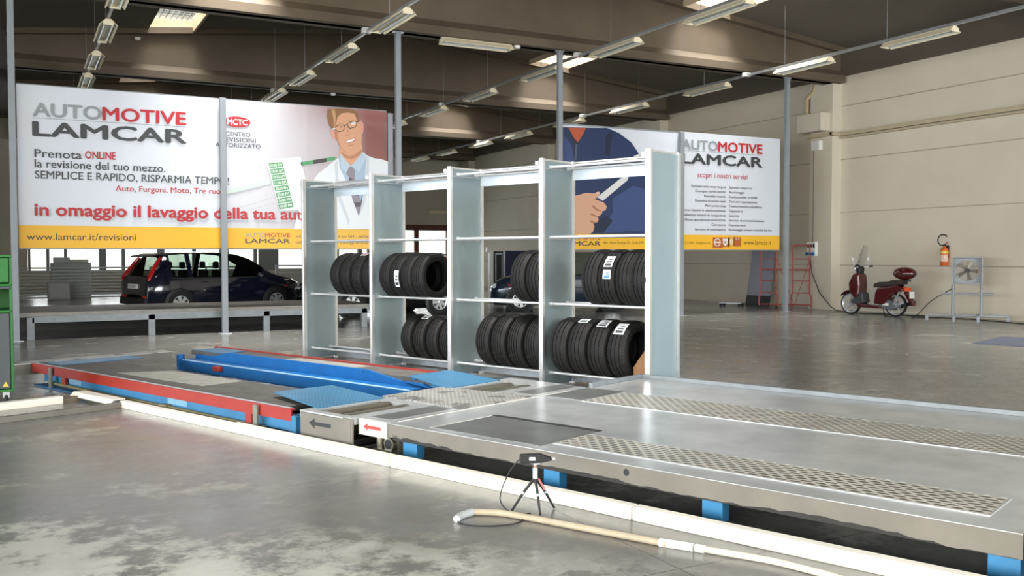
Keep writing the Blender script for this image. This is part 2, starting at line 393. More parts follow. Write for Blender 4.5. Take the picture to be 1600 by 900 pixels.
# ------------------------------------------------------------------ pipes, ducts and boxes on the right wall
g = MB(); g.box(19.965, 20.083, -9, 18.62, 4.77, 4.87); g.box(19.975, 20.083, -9, 18.62, 4.70, 4.74); g.box(19.63, 19.745, 18.5, 19.5, 4.77, 4.87); g.box(19.63, 20.083, 18.55, 18.64, 4.77, 4.87)
tag(g.build('cable_duct', mat('beige_duct', 'b8ab90', 0.6), bevel=0.01), 'long beige cable duct running along the upper right wall', 'duct')
g = MB(); g.box(19.42, 19.8, 18.75, 19.65, 4.92, 5.42); tag(g.build('junction_box', M_wall, bevel=0.015), 'large cream box on the pillar above the cable duct', 'box')
g = MB(); g.box(19.62, 19.75, 19.0, 19.3, 4.42, 4.68); tag(g.build('junction_box', M_white, bevel=0.01), 'small white junction box just under the cable duct', 'box')
g = MB(); g.tube([(19.8, 19.3, 6.4), (19.8, 19.35, 6.1), (19.78, 19.62, 5.9), (19.78, 19.62, 5.4)], 0.075, 12)
tag(g.build('drain_pipe', mat('beige_pipe', 'b9a67f', 0.5)), 'bent beige drain pipe dropping into the large cream box', 'pipe')
sk = thing('socket_panel', 'white power socket board with blue sockets on the pillar', 'socket', (19.75, 19.3, 1.48))
g = MB(); g.box(-0.1, 0, -0.17, 0.17, 0, 0.40); g.build('housing', M_white, sk, bevel=0.012)
for i in range(3):
    g = MB(); g.cyl((-0.10, -0.11+0.11*i, 0.07), (-0.155, -0.11+0.11*i, 0.05), 0.045, 14); g.build('socket', mat('blue_socket', '1f6fa6', 0.4), sk)
g = MB()
for i in range(3): g.box(-0.108, -0.1, -0.14+0.1*i, -0.08+0.1*i, 0.24, 0.33)
g.build('breaker_window', M_black, sk)
g = MB(); g.tube([(19.73, 19.3, 1.88), (19.73, 19.3, 4.42)], 0.012, 8); tag(g.build('power_cable', mat('grey_cable', '6a6a66', 0.6)), 'thin cable dropping from the small white box to the socket board', 'cable')
g = MB(); g.tube([(19.6, 19.28, 1.5), (19.6, 19.2, 1.0), (19.6, 18.9, 0.45), (19.55, 18.45, 0.1), (19.3, 18.0, 0.015), (19.0, 17.2, 0.015), (19.35, 16.4, 0.015), (19.5, 15.4, 0.015)], 0.013, 8)
tag(g.build('power_cable', M_black), 'black cable hanging from the socket board down to the floor', 'cable')

# ------------------------------------------------------------------ fluorescent lamps
def make_lamp(label):
    t = thing('fluorescent_lamp', label, 'lamp', (0, 0, 0), 0, 'twin tube lamps under the roof')
    L = 0.84
    g = MB(); g.prism([(-0.05, 0.09), (0.05, 0.09), (0.075, 0.03), (-0.075, 0.03)], -L, L, 'y'); g.build('housing', M_cream, t)
    g = MB()
    for s in (-1, 1): g.prism([(s*0.06, 0.075), (s*0.17, -0.03), (s*0.165, -0.038), (s*0.055, 0.065)], -L, L, 'y')
    g.build('reflector', M_cream, t)
    for s in (-1, 1):
        g = MB(); g.cyl((s*0.075, -L+0.05, -0.005), (s*0.075, L-0.05, -0.005), 0.019, 10); g.build('tube', M_tubeglass, t)
    for s in (-1, 1):
        g = MB(); g.box(-0.095, 0.095, s*L-0.015, s*L+0.015, -0.03, 0.05); g.build('tube_holder', M_cream, t)
    return t
lamp0 = make_lamp('x'); first = [lamp0]
ORD = ['nearest', 'second nearest', 'third nearest', 'fourth nearest', 'fifth nearest', 'sixth nearest', 'seventh nearest', 'eighth nearest', 'farthest']
ROWS = [('leftmost lamp rail', 1.58, [17.3, 20.3, 23.4, 26.2]), ('second lamp rail from the left', 6.33, [16.9, 20.1, 23.35, 26.1]),
        ('third lamp rail from the left', 11.38, [13.5, 16.85, 20.05, 23.5, 26.8, 30.2]), ('lamp rail beside the right wall', 16.4, [13.2, 16.4, 19.9, 23.5, 27.0, 30.6, 33.8, 37.2, 40.2])]
for rn, X, ys in ROWS:
    for i, y in enumerate(ys):
        o = lamp0 if first else copy_thing(lamp0)
        if first: first.pop()
        o.location = (X, y, 5.93); o['label'] = '%s unlit twin tube lamp on the %s' % (ORD[i] if i < len(ys)-1 else 'farthest', rn)
    r = thing('lamp_rail', 'thin grey rail carrying lamps, the ' + rn, 'rail', (X, 0, 0), 0, 'lamp rails under the roof')
    g = MB(); g.box(-0.025, 0.025, -2, 43.3, 6.03, 6.09); g.build('rail', M_galv, r)
    for y in range(14, 43, 3): MB().tube([(0, y, 6.09), (0, y, ceil_z(X)-0.0)], 0.005, 6).build('hanger_wire', M_galv, r)
    for yb in BEAMS[2:6]:
        g = MB(); g.box(-0.09, 0.09, yb-0.42, yb-0.3, 6.03, 6.13); g.build('junction', M_white, r)
lo = copy_thing(lamp0, (8.95, 18.62, 6.109), PI/2, 'single unlit lamp fixed crosswise to the nearer roof beam')
DET = [(2.82, 26.2, 7.15, 'round white detector on the beam left of the roof light'), (9.95, 18.62, 6.17, 'small white detector at the end of the crosswise lamp'), (8.1, 26.45, 6.17, 'small white detector on the farther beam above the man on the billboard')]
for x, y, z, l in DET:
    g = MB(); g.lathe([(0, -0.04), (0.06, -0.035), (0.08, 0.0), (0.08, 0.03), (0, 0.03)], 16, Matrix.Translation((x, y, z))); tag(g.build('smoke_detector', M_white), l, 'detector')
POLY = {
    'coat': [(4.886,2.038),(5.02,2.527),(5.18,2.853),(5.38,3.156),(5.647,3.375),(5.823,3.513),(6.025,3.313),(6.175,3.319),(6.356,3.644),(6.453,3.583),(6.592,3.536),(6.733,3.53),(6.895,3.484),(6.879,2.062)],
    'coat_shade': [(5.795,3.46),(5.831,2.808),(6.057,2.223),(6.029,2.131),(5.776,2.741),(5.741,3.392)],
    'lapel': [(6.357,3.657),(6.425,3.489),(6.394,3.024),(6.266,2.531),(6.25,2.319),(6.377,2.587),(6.464,3.093),(6.481,3.544)],
    'shirt': [(5.823,3.513),(5.877,3.581),(5.998,3.417),(6.079,3.355),(6.217,3.44),(6.343,3.657),(6.418,3.502),(6.38,3.063),(6.307,2.585),(6.243,2.319),(6.116,2.685),(5.968,3.075),(5.848,3.305)],
    'collarl': [(5.864,3.58),(6.079,3.355),(6.01,3.207),(5.875,3.307)],
    'collarr': [(6.343,3.657),(6.397,3.514),(6.271,3.244),(6.093,3.355)],
    'tie': [(6.038,3.313),(6.079,3.348),(6.147,3.305),(6.174,3.24),(6.16,3.134),(6.227,2.873),(6.301,2.585),(6.237,2.345),(6.115,2.659),(6.049,2.92),(6.037,3.13),(5.983,3.206)],
    'tie1': [(6.037,3.13),(6.159,3.055),(6.186,2.977),(6.043,3.051)],
    'tie2': [(6.062,2.868),(6.227,2.847),(6.253,2.742),(6.089,2.777)],
    'tie3': [(6.142,2.607),(6.294,2.611),(6.279,2.518),(6.183,2.516)],
    'neck': [(5.842,3.696),(6.325,3.809),(6.352,3.644),(6.213,3.453),(6.088,3.356),(5.985,3.425),(5.85,3.566)],
    'neck_shade': [(5.869,3.646),(5.959,3.598),(6.04,3.558),(6.14,3.572),(6.288,3.684),(6.343,3.722),(6.346,3.652),(6.213,3.54),(6.085,3.482),(5.94,3.527)],
    'ear_l': [(5.657,4.041),(5.711,4.07),(5.75,4.038),(5.759,3.883),(5.718,3.889),(5.674,3.964)],
    'ear_r': [(6.259,4.279),(6.31,4.304),(6.358,4.251),(6.368,4.146),(6.349,4.039),(6.305,4.005),(6.273,4.14)],
    'face': [(5.77,4.299),(5.875,4.431),(6.02,4.464),(6.161,4.439),(6.219,4.347),(6.273,4.271),(6.3,4.142),(6.321,4.002),(6.314,3.826),(6.266,3.692),(6.141,3.602),(6.031,3.605),(5.909,3.665),(5.827,3.782),(5.774,3.901),(5.757,4.056)],
    'face_shade': [(5.757,4.056),(5.809,4.024),(5.825,3.852),(5.891,3.699),(6.013,3.618),(6.031,3.605),(5.909,3.665),(5.827,3.782),(5.774,3.901)],
    'hair': [(5.604,4.486),(5.768,4.513),(5.966,4.524),(6.156,4.514),(6.247,4.436),(6.261,4.314),(6.241,4.278),(6.212,4.329),(6.165,4.434),(6.019,4.445),(5.896,4.422),(5.806,4.336),(5.776,4.196),(5.75,4.107),(5.693,4.083),(5.626,4.165),(5.592,4.322)],
    'hair_light': [(5.678,4.483),(5.75,4.497),(5.776,4.351),(5.756,4.125),(5.729,4.106),(5.722,4.296)],
    'brow_l': [(5.81,4.194),(5.891,4.229),(5.964,4.229),(5.96,4.211),(5.882,4.209),(5.81,4.174)],
    'brow_r': [(6.036,4.273),(6.128,4.314),(6.197,4.314),(6.197,4.296),(6.127,4.293),(6.045,4.255)],
    'eye_l': [(5.846,4.139),(5.882,4.156),(5.918,4.144),(5.882,4.128)],
    'eye_r': [(6.072,4.218),(6.109,4.234),(6.145,4.226),(6.109,4.207)],
    'glare': [(6.081,4.215),(6.127,4.267),(6.191,4.275),(6.204,4.241),(6.16,4.199),(6.118,4.197)],
    'nose': [(5.962,3.999),(5.98,3.979),(6.043,4.0),(6.074,4.023),(6.067,4.008),(6.038,3.979),(5.976,3.961)],
    'nose_side': [(5.996,4.157),(6.017,4.141),(6.044,4.038),(6.016,4.046)],
    'mouth': [(5.939,3.837),(6.015,3.876),(6.17,3.945),(6.198,3.929),(6.157,3.867),(6.042,3.819),(5.97,3.825)],
    'teeth': [(5.964,3.839),(6.024,3.872),(6.165,3.927),(6.172,3.91),(6.133,3.869),(6.042,3.832),(5.988,3.833)],
    'chin': [(6.014,3.775),(6.124,3.799),(6.142,3.782),(6.032,3.755)],
    'rim_l': [(5.761,4.143),(5.81,4.177),(5.936,4.192),(5.96,4.176),(5.944,4.088),(5.908,4.051),(5.809,4.033),(5.768,4.065)],
    'rim_r': [(6.009,4.219),(6.054,4.255),(6.191,4.289),(6.219,4.273),(6.218,4.203),(6.181,4.152),(6.071,4.117),(6.026,4.142)],
    'temple': [(6.215,4.28),(6.27,4.301),(6.274,4.277),(6.218,4.252)],
    'temple_l': [(5.675,4.094),(5.765,4.122),(5.765,4.098),(5.679,4.065)],
    'bridge': [(5.952,4.179),(6.011,4.214),(6.014,4.197),(5.958,4.162)],
    'sheet': [(4.339,3.389),(5.039,3.494),(5.169,2.894),(5.165,2.456),(4.894,2.414),(4.604,2.401)],
    'greenbar': [(5.041,3.386),(5.756,3.536),(5.755,3.464),(5.054,3.31)],
    'blackbar': [(5.29,3.436),(5.568,3.494),(5.581,3.417),(5.302,3.359)],
    'fadebar': [(3.532,2.758),(4.43,3.012),(4.441,2.929),(3.543,2.688)],
    'cells': [[(4.398,3.332),(4.666,3.373),(4.689,3.28),(4.419,3.238)],[(4.424,3.217),(4.694,3.26),(4.718,3.167),(4.446,3.123)],[(4.45,3.102),(4.723,3.147),(4.746,3.054),(4.472,3.008)],[(4.477,2.987),(4.751,3.033),(4.775,2.94),(4.498,2.893)],[(4.503,2.872),(4.78,2.919),(4.803,2.826),(4.524,2.777)],[(4.529,2.756),(4.809,2.805),(4.832,2.712),(4.551,2.661)],[(4.556,2.64),(4.837,2.691),(4.861,2.597),(4.577,2.545)],[(4.582,2.524),(4.866,2.577),(4.889,2.483),(4.604,2.429)]],
    'cursor': [(4.181,3.358),(4.189,3.269),(4.213,3.289),(4.241,3.249),(4.255,3.262),(4.227,3.299),(4.256,3.305)],
    'wire1': [(3.527,2.35),(4.498,2.668),(4.498,2.663),(3.527,2.344)],
    'wire2': [(3.733,2.33),(4.509,2.556),(4.509,2.552),(3.733,2.326)],
    'suit': [(11.168,4.468),(12.402,4.528),(12.745,4.427),(13.094,4.226),(13.366,3.908),(13.488,3.601),(13.615,3.427),(13.622,2.025),(11.17,2.001)],
    'suit_light': [(11.203,4.271),(11.403,4.069),(11.504,3.646),(11.203,3.632)],
    'suit_fold': [(12.35,4.338),(12.56,4.481),(12.467,3.864),(12.351,3.88)],
    'sleeve': [(12.565,2.859),(13.152,3.187),(13.534,3.11),(13.539,2.078),(12.726,2.113),(12.356,2.284),(12.566,2.508)],
    'sleeve_hi': [(12.303,2.284),(12.62,2.266),(12.94,2.071),(12.096,2.027)],
    'cuff': [(12.043,2.323),(12.382,2.46),(12.566,2.332),(12.304,2.043),(12.018,2.027)],
    'undershirt': [(11.302,4.447),(11.833,4.48),(11.579,4.078),(11.529,3.733),(11.469,3.73),(11.478,4.073)],
    'neckskin': [(11.327,4.465),(11.807,4.491),(11.731,4.345),(11.579,4.143),(11.478,4.244)],
    'zip': [(11.519,4.096),(11.579,4.1),(11.539,3.725),(11.489,3.722)],
    'hand': [(11.44,2.893),(11.581,2.91),(11.81,2.977),(12.042,2.967),(12.171,3.014),(12.208,2.972),(12.12,2.869),(12.042,2.836),(12.302,2.765),(12.397,2.671),(12.365,2.583),(12.261,2.545),(12.261,2.502),(12.173,2.434),(12.115,2.42),(12.168,2.36),(12.126,2.29),(12.017,2.257),(12.043,2.184),(12.008,2.061),(11.915,2.008),(11.441,2.004)],
    'finger1': [(11.965,2.669),(12.094,2.564),(12.261,2.545),(12.224,2.575),(12.12,2.608),(12.017,2.688)],
    'finger2': [(11.914,2.473),(12.043,2.419),(12.157,2.421),(12.084,2.455),(11.965,2.496)],
    'finger3': [(11.914,2.299),(12.017,2.253),(12.116,2.281),(12.043,2.301),(11.95,2.33)],
    'nail': [(12.083,2.994),(12.166,3.014),(12.197,2.98),(12.125,2.935)],
    'wrench': [(12.125,2.882),(12.839,3.388),(13.016,3.404),(12.99,3.314),(12.281,2.799)],
    'wrench2': [(13.149,3.897),(13.312,3.958),(13.355,3.907),(13.231,3.874)],
}
# ------------------------------------------------------------------ billboards on steel posts
BY = 18.70; FY = BY-0.025
def T_at(layer): return lambda x, z: (x, FY-0.0003*layer, z)
def pm(name, col):
    return mat('print_'+name, col, 0.42, var=0.0, spec=0.4)
def vinyl(name, man):
    m = bpy.data.materials.new(name); m.use_nodes = True; k = N(m); p = k.n['Principled BSDF']
    tc = k.node('ShaderNodeTexCoord'); s = k.node('ShaderNodeSeparateXYZ'); k.l.new(tc.outputs['Object'], s.inputs[0])
    x, z = s.outputs[0], s.outputs[2]
    white = lin('d3d9e3')
    if man:
        f = k.math('DIVIDE', k.math('SUBTRACT', x, 4.6), 1.6, clamp=True)
        f2 = k.math('DIVIDE', k.math('SUBTRACT', z, 3.1), 1.3, clamp=True)
        band = k.math('MULTIPLY', k.math('ADD', k.math('SINE', k.math('MULTIPLY', z, 26.0)), 1.0), 0.03)
        f0 = k.math('DIVIDE', k.math('SUBTRACT', x, 3.4), 2.6, clamp=True)
        c = k.mix(f0, white, lin('b9a9ac'))
        c = k.mix(band, c, lin('b9b4ba'))
        g2 = k.math('DIVIDE', k.math('SUBTRACT', x, 6.0), 0.45, clamp=True)
        c = k.mix(g2, c, k.ramp(f2, [(0.0, lin('8f4636')), (1.0, lin('7a3a38'))]))
        top = k.math('MULTIPLY', k.math('DIVIDE', k.math('SUBTRACT', z, 3.95), 0.6, clamp=True), f)
        c = k.mix(k.math('MULTIPLY', top, 0.8), c, lin('9a5a58'))
    else: c = white
    k.put(p.inputs['Base Color'], c); p.inputs['Roughness'].default_value = 0.4
    # creases of the stretched sheet
    n = k.noise(tc.outputs['Object'], 2.0, 3); bp = k.node('ShaderNodeBump'); bp.inputs['Strength'].default_value = 0.25; bp.inputs['Distance'].default_value = 0.03
    k.l.new(n, bp.inputs['Height']); k.l.new(bp.outputs[0], p.inputs['Normal']); return m
W_ = vinyl('white_banner_vinyl', False); W_man = vinyl('banner_vinyl_with_maroon_backdrop', True)
P_yel = pm('yellow', 'edb62f'); P_red = pm('red', 'b5282f'); P_dk = pm('dark_grey', '3d4144'); P_lg = pm('light_grey', '8f979c')
P_wht = pm('white', 'f6f6f6'); P_blk = pm('black', '232326')
PICT = [pm('coat', 'e3e8ee'), pm('coat_fold', 'cbd2da'), pm('shirt', 'a6bcd2'), pm('collar', 'b9cbdd'), pm('tie', '8d8592'), pm('tie_stripe', '4b4450'),
        pm('skin', 'd9a07c'), pm('skin_low', 'bd8160'), pm('hair', '8c6038'), pm('hair_light', 'c09660'), pm('lip', 'a8564c'), pm('tooth', 'f4efe9'),
        pm('ear', 'dc9684'), pm('frame', '4a342c'), pm('lens', 'c99a78'), pm('glare', 'ead9cc'),
        pm('sheet', 'dfe3e2'), pm('green', '4f9a63'), pm('nearblack', '3c3434'), pm('faint_green', 'c6d6cf'), pm('wire', '9aa3a6')]
def shape(mb, key, slot, layer, pts=None):
    mb.mi = slot; pts = pts or POLY[key]
    T = T_at(layer); ar = sum(pts[i][0]*pts[(i+1) % len(pts)][1]-pts[(i+1) % len(pts)][0]*pts[i][1] for i in range(len(pts)))
    if ar < 0: pts = pts[::-1]
    mb.poly([T(x, z) for x, z in pts])
def rectpts(x0, x1, z0, z1): return [(x0, z0), (x1, z0), (x1, z1), (x0, z1)]
def frame_of(root, x0, x1, z0, z1):
    for nm, q in (('frame_rail', (x0, x1, z1-0.02, z1+0.02)), ('frame_rail', (x0, x1, z0-0.02, z0+0.02)), ('frame_rail', (x0-0.0, x0+0.04, z0, z1)), ('frame_rail', (x1-0.04, x1, z0, z1))):
        g = MB(); g.box(q[0], q[1], BY+0.0, BY+0.06, q[2], q[3]); g.build(nm, M_postgrey, root)
def sheet(root, name, x0, x1, z0, z1, m, seams):
    """vinyl pulled over a frame: slightly rippled along its edges, raised over the frame bars"""
    g = MB(); nx = 90; nz = 44; vs = []
    for j in range(nz+1):
        for i in range(nx+1):
            x = x0+(x1-x0)*i/nx; z = z0+(z1-z0)*j/nz; d = 0.0
            for sx in seams: d += 0.0065*math.exp(-((x-sx)/0.05)**2)
            d += 0.004*math.exp(-((z-z1+0.22)/0.05)**2)
            d = min(d, 0.0065)+0.001*math.sin(x*7+z*3)
            vs.append((x, FY+0.008-d, z))
    g.add(vs, [(j*(nx+1)+i, j*(nx+1)+i+1, (j+1)*(nx+1)+i+1, (j+1)*(nx+1)+i) for j in range(nz) for i in range(nx)], True)
    g.box(x0, x1, FY+0.012, FY+0.018, z0, z1)
    return g.build(name, m, root)
b1 = thing('billboard', 'long white billboard with the smiling bespectacled man and yellow web address strip', 'billboard', (0, 0, 0), 0, 'billboards on steel posts')
sheet(b1, 'banner', 0.0, 3.47, 1.65, 4.53, W_, (0.82, 1.75, 2.9)); sheet(b1, 'banner', 3.47, 6.88, 1.65, 4.53, W_man, (4.32, 5.18, 6.1)); frame_of(b1, 0.0, 6.88, 1.65, 4.53)
g = MB(); g.mi = 0
for a_, b_ in ((0.0, 3.47), (3.47, 6.88)): shape(g, None, 0, 1, rectpts(a_, b_, 1.65, 2.05))
g.build('yellow_strip', P_yel, b1)
LM = [P_dk, P_red, P_lg, P_wht, P_blk, pm('shadow', 'c3c8d0')]
def words(root, name, body, x, z, h, w=None, align='l', fat=0.0, ly=22, slot=0):
    for keep in word_groups(body):
        g = MB(); text_into(g, body, x, z, h, w, align, fat, T=T_at(ly), slot=slot, keep=keep); g.build(name, LM, root)
def brand(root, x, z, w, ly, d=0, r=1, l=2):
    """two line workshop name: spaced capitals over a rule over wide heavy capitals"""
    h = w*0.092
    words(root, 'grey_brand_line', 'AUTO', x, z+w*0.135, h, w*0.43, 'l', 0.05 if w > 1.5 else 0.025, ly, l)
    words(root, 'red_brand_line', 'MOTIVE', x+w*0.44, z+w*0.135, h, w*0.56, 'l', 0.05 if w > 1.5 else 0.025, ly, r)
    g = MB(); shape(g, None, l, ly, rectpts(x, x+w, z+w*0.119, z+w*0.123)); g.build('brand_rule', LM, root)
    words(root, 'dark_brand_line', 'LAMCAR', x, z, w*0.098, w, 'l', 0.06 if w > 1.5 else 0.04, ly, d)
brand(b1, 0.26, 3.64, 2.58, 22)
words(b1, 'text_line', 'Prenota', 0.27, 3.26, 0.145, 0.76, fat=0.02); words(b1, 'red_text', 'ONLINE', 1.09, 3.275, 0.135, 0.51, fat=0.05, slot=1)
words(b1, 'text_line', 'la revisione del tuo mezzo.', 0.27, 3.08, 0.145, 2.19, fat=0.02)
words(b1, 'text_line', 'SEMPLICE E RAPIDO, RISPARMIA TEMPO!', 0.27, 2.885, 0.14, 3.36, fat=0.015)
words(b1, 'red_text', 'Auto, Furgoni, Moto, Tre ruote', 1.59, 2.70, 0.105, 2.0, fat=0.02, slot=1)
words(b1, 'slogan_shadow', 'in omaggio il lavaggio della tua auto', 0.275, 2.215, 0.215, 4.99, fat=0.10, ly=21, slot=5)
words(b1, 'slogan', 'in omaggio il lavaggio della tua auto', 0.26, 2.23, 0.215, 4.99, fat=0.065, ly=23, slot=1)
words(b1, 'web_address', 'www.lamcar.it/revisioni', 0.12, 1.79, 0.125, 1.81, ly=3, slot=4)
g = MB(); c_ = [(3.80+0.25*math.cos(2*PI*i/32), 4.11+0.105*math.sin(2*PI*i/32)) for i in range(32)]; shape(g, None, 1, 22, c_); g.build('red_oval', LM, b1)
words(b1, 'oval_letters', 'MCTC', 3.80, 4.055, 0.11, 0.38, 'c', 0.06, 23, 3)
for s_, z_, w_ in (('CENTRO', 3.83, 0.47), ('REVISIONI', 3.72, 0.68), ('AUTORIZZATO', 3.61, 0.86)): words(b1, 'text_line', s_, 3.81, z_, 0.085, w_, 'c', 0.0, 22, 4)
brand(b1, 3.93, 1.755, 0.88, 3)
words(b1, 'address_line', 'viale Unione Europea, 16 km 509 - 66054 V', 4.92, 1.87, 0.06, 1.62, ly=3, slot=4)
words(b1, 'address_line', 'tel. 0873 366912 - info@lamcar', 4.92, 1.75, 0.06, 1.55, ly=3, slot=4)
g = MB()
for k_, s_, l_ in (('fadebar', 19, 10), ('wire1', 20, 11), ('wire2', 20, 11), ('sheet', 16, 21), ('greenbar', 17, 21), ('blackbar', 18, 22), ('coat', 0, 23), ('coat_shade', 1, 24), ('neck', 6, 24), ('neck_shade', 7, 25), ('shirt', 2, 26), ('lapel', 1, 26),
                   ('collarl', 3, 27), ('collarr', 3, 27), ('tie', 4, 28), ('tie1', 5, 29), ('tie2', 5, 29), ('tie3', 5, 29), ('ear_l', 12, 25), ('ear_r', 12, 25), ('face', 6, 26), ('face_shade', 7, 27),
                   ('hair', 8, 28), ('hair_light', 9, 29), ('brow_l', 9, 28), ('brow_r', 9, 28), ('lens', 14, 28), ('eye_l', 13, 30), ('eye_r', 13, 30), ('glare', 15, 31), ('nose', 7, 28), ('nose_side', 7, 28),
                   ('mouth', 10, 28), ('teeth', 11, 29), ('chin', 7, 28), ('temple', 13, 30), ('temple_l', 15, 30), ('bridge', 13, 31)):
    if k_ in POLY: shape(g, k_, s_, l_)
for k_ in ('rim_l', 'rim_r'):
    P = POLY[k_]; cx = sum(p[0] for p in P)/len(P); cz = sum(p[1] for p in P)/len(P); T = T_at(31); g.mi = 13
    inn = [(cx+(x-cx)*0.86, cz+(z-cz)*0.80) for x, z in P]; n_ = len(P)
    for i in range(n_): j = (i+1) % n_; g.poly([T(*P[i]), T(*inn[i]), T(*inn[j]), T(*P[j])])
for i, c4 in enumerate(POLY['cells']):
    shape(g, None, 17, 23, c4)
g.build('printed_picture', PICT, b1)
g = MB()
for c4, s_ in zip(POLY['cells'], ('09:00 AM', '10:00 AM', '10:30 AM', '11:30 AM', '02:00 PM', '03:00 PM', '04:00 PM', '05:00 PM')):
    (x0, z0), (x1, z1), (x2, z2), (x3, z3) = c4; sl = (z1-z0)/(x1-x0)
    text_into(g, s_, 0, 0, 0.055, 0.23, 'c', 0.02, T=lambda x, z, cx=(x0+x1+x2+x3)/4, cz=(z0+z1+z2+z3)/4, sl=sl: (cx+x+(z-0.027)*-0.25, FY-0.0003*24, cz+(z-0.027)+x*sl), slot=0)
g.mi = 0; shape(g, 'cursor', 0, 24)
g.build('hour_lettering', [P_wht], b1)

b2 = thing('billboard', 'white billboard with the blue overall mechanic and the list of services', 'billboard', (0, 0, 0), 0, 'billboards on steel posts')
sheet(b2, 'banner', 11.1, 14.53, 1.65, 4.53, W_, (12.15, 13.1)); sheet(b2, 'banner', 14.58, 17.88, 1.65, 4.58, W_, (15.35, 16.55)); frame_of(b2, 11.1, 17.9, 1.65, 4.55)
g = MB()
for a_, b_ in ((11.1, 14.53), (14.58, 17.88)): shape(g, None, 0, 1, rectpts(a_, b_, 1.65, 2.02))
g.build('yellow_strip', P_yel, b2)
PM2 = [pm('navy', '24355c'), pm('navy_light', '3a4c7c'), pm('navy_fold', '1b2640'), pm('neckskin', 'b5573a'), pm('undershirt', '2a3038'), pm('handskin', 'd3a286'), pm('handline', 'a87458'), pm('nail', 'e2bda8'), pm('steel', 'd9dadb'), pm('zip', '4b5a70')]
g = MB()
for k_, s_, l_ in (('suit', 0, 22), ('suit_light', 1, 23), ('suit_fold', 2, 23), ('sleeve', 1, 23), ('sleeve_hi', 1, 24), ('cuff', 2, 25), ('undershirt', 4, 24), ('neckskin', 3, 25), ('zip', 9, 25), ('wrench', 8, 25), ('wrench2', 8, 25), ('hand', 5, 26), ('finger1', 6, 27), ('finger2', 6, 27), ('finger3', 6, 27), ('nail', 7, 27)):
    shape(g, k_, s_, l_)
g.build('printed_picture', PM2, b2)
brand(b2, 14.63, 3.80, 2.62, 22)
words(b2, 'red_text', 'scopri i nostri servizi', 15.12, 3.47, 0.135, 1.63, slot=1)
A_ = ['Revisioni auto moto furgoni', 'Consegna ricambi express', 'Rivendita ricambi', 'Rivendita accessori auto', 'Mini market shop', 'zione impianti di condizionamento', 'Installazione sistemi di navigazione', 'Autofficina specializzata autorizzata', 'Carrozzeria', 'Servizio di verniciatura']
B_ = ['Servizio trasporto', 'Autolavaggio', 'Sostituzione cristalli', 'Test anti inquinamento', 'Trasformazioni e modifiche', 'Tappezzeria', 'Gommista', 'Servizio di immatricolazione', 'Finanziamenti', 'Rimessaggio camper roulotte barche']
for i, (p_, q_) in enumerate(zip(A_, B_)):
    z_ = 3.215-0.1205*i
    words(b2, 'service_line', p_, 16.03, z_, 0.062, 0.041*len(p_), 'r', slot=4); words(b2, 'service_line', q_, 16.14, z_, 0.062, 0.043*len(q_), slot=4)
words(b2, 'web_address', 'www.lamcar.it', 16.64, 1.78, 0.12, 0.95, ly=3, slot=4)
words(b2, 'address_line', '0873 313442 - info@lamcar.it', 14.62, 1.79, 0.06, 0.92, ly=3, slot=4)
brand(b2, 11.16, 1.735, 1.06, 3)
words(b2, 'address_line', 'viale Unione Europea 22 - 16 km 509 - 66', 12.29, 1.78, 0.07, 1.3, ly=3, slot=4)
g = MB(); T = T_at(4)
shape(g, None, 0, 3, rectpts(15.62, 15.95, 1.69, 1.96)); shape(g, None, 0, 3, rectpts(15.95, 16.17, 1.72, 1.96)); shape(g, None, 1, 3, rectpts(16.13, 16.33, 1.73, 1.98)); shape(g, None, 0, 3, rectpts(16.31, 16.56, 1.73, 1.97))
g.mi = 2
cc = lambda cx, cz, r: [(cx+r*math.cos(2*PI*i/24), cz+r*math.sin(2*PI*i/24)) for i in range(24)]
O, I_ = cc(15.77, 1.835, 0.105), cc(15.77, 1.835, 0.08)
for i in range(24): j = (i+1) % 24; g.poly([T(*O[i]), T(*O[j]), T(*I_[j]), T(*I_[i])])
shape(g, None, 2, 5, rectpts(15.655, 15.885, 1.815, 1.855))
shape(g, None, 2, 5, [(15.94, 1.93), (15.96, 1.79), (16.03, 1.74), (16.10, 1.79), (16.12, 1.93)]); shape(g, None, 0, 6, [(15.98, 1.86), (16.03, 1.80), (16.08, 1.86)])
D_ = [(16.23, 1.95), (16.17, 1.85), (16.23, 1.75), (16.29, 1.85)]; d_ = [(16.23, 1.90), (16.20, 1.85), (16.23, 1.80), (16.26, 1.85)]
g.mi = 2
for i in range(4): j = (i+1) % 4; g.poly([T(*D_[i]), T(*d_[i]), T(*d_[j]), T(*D_[j])])
text_into(g, 'MCTC', 16.435, 1.9, 0.04, 0.16, 'c', 0.02, T=T_at(5), slot=2)
g.build('small_emblems', [pm('rust', 'b5612c'), pm('ochre', 'd9a03a'), pm('silver', 'd8d8d6')], b2)

PX = [(-0.07, 6.2, 'leftmost grey steel post left of the web address billboard'), (3.51, 4.54, 'grey post standing in front of the middle of the web address billboard'), (7.10, 6.2, 'tall grey steel post right of the bespectacled man'),
      (11.05, 6.2, 'tall grey steel post left of the blue overall mechanic'), (14.555, 4.55, 'short grey post between the mechanic and the list of services'), (18.04, 6.2, 'rightmost grey steel post beside the list of services')]
for x, zt, l in PX:
    t = thing('steel_post', l, 'post', (x, BY-0.1, 0), 0, 'posts carrying the billboards')
    g = MB(); g.box(-0.055, 0.055, -0.055, 0.055, 0, zt); g.build('post', M_postgrey, t, bevel=0.006)
    g = MB(); g.box(-0.02, 0.02, 0.055, 0.07, 1.7, 4.5); g.build('fixing_strip', M_postgrey, t)
    g = MB(); g.box(-0.11, 0.11, -0.11, 0.11, 0, 0.012); g.build('foot_plate', M_galv, t)
    if zt > 6: g = MB(); g.box(-0.12, 0.12, -0.03, 0.03, zt-0.03, zt+0.0); g.build('head_plate', M_galv, t)
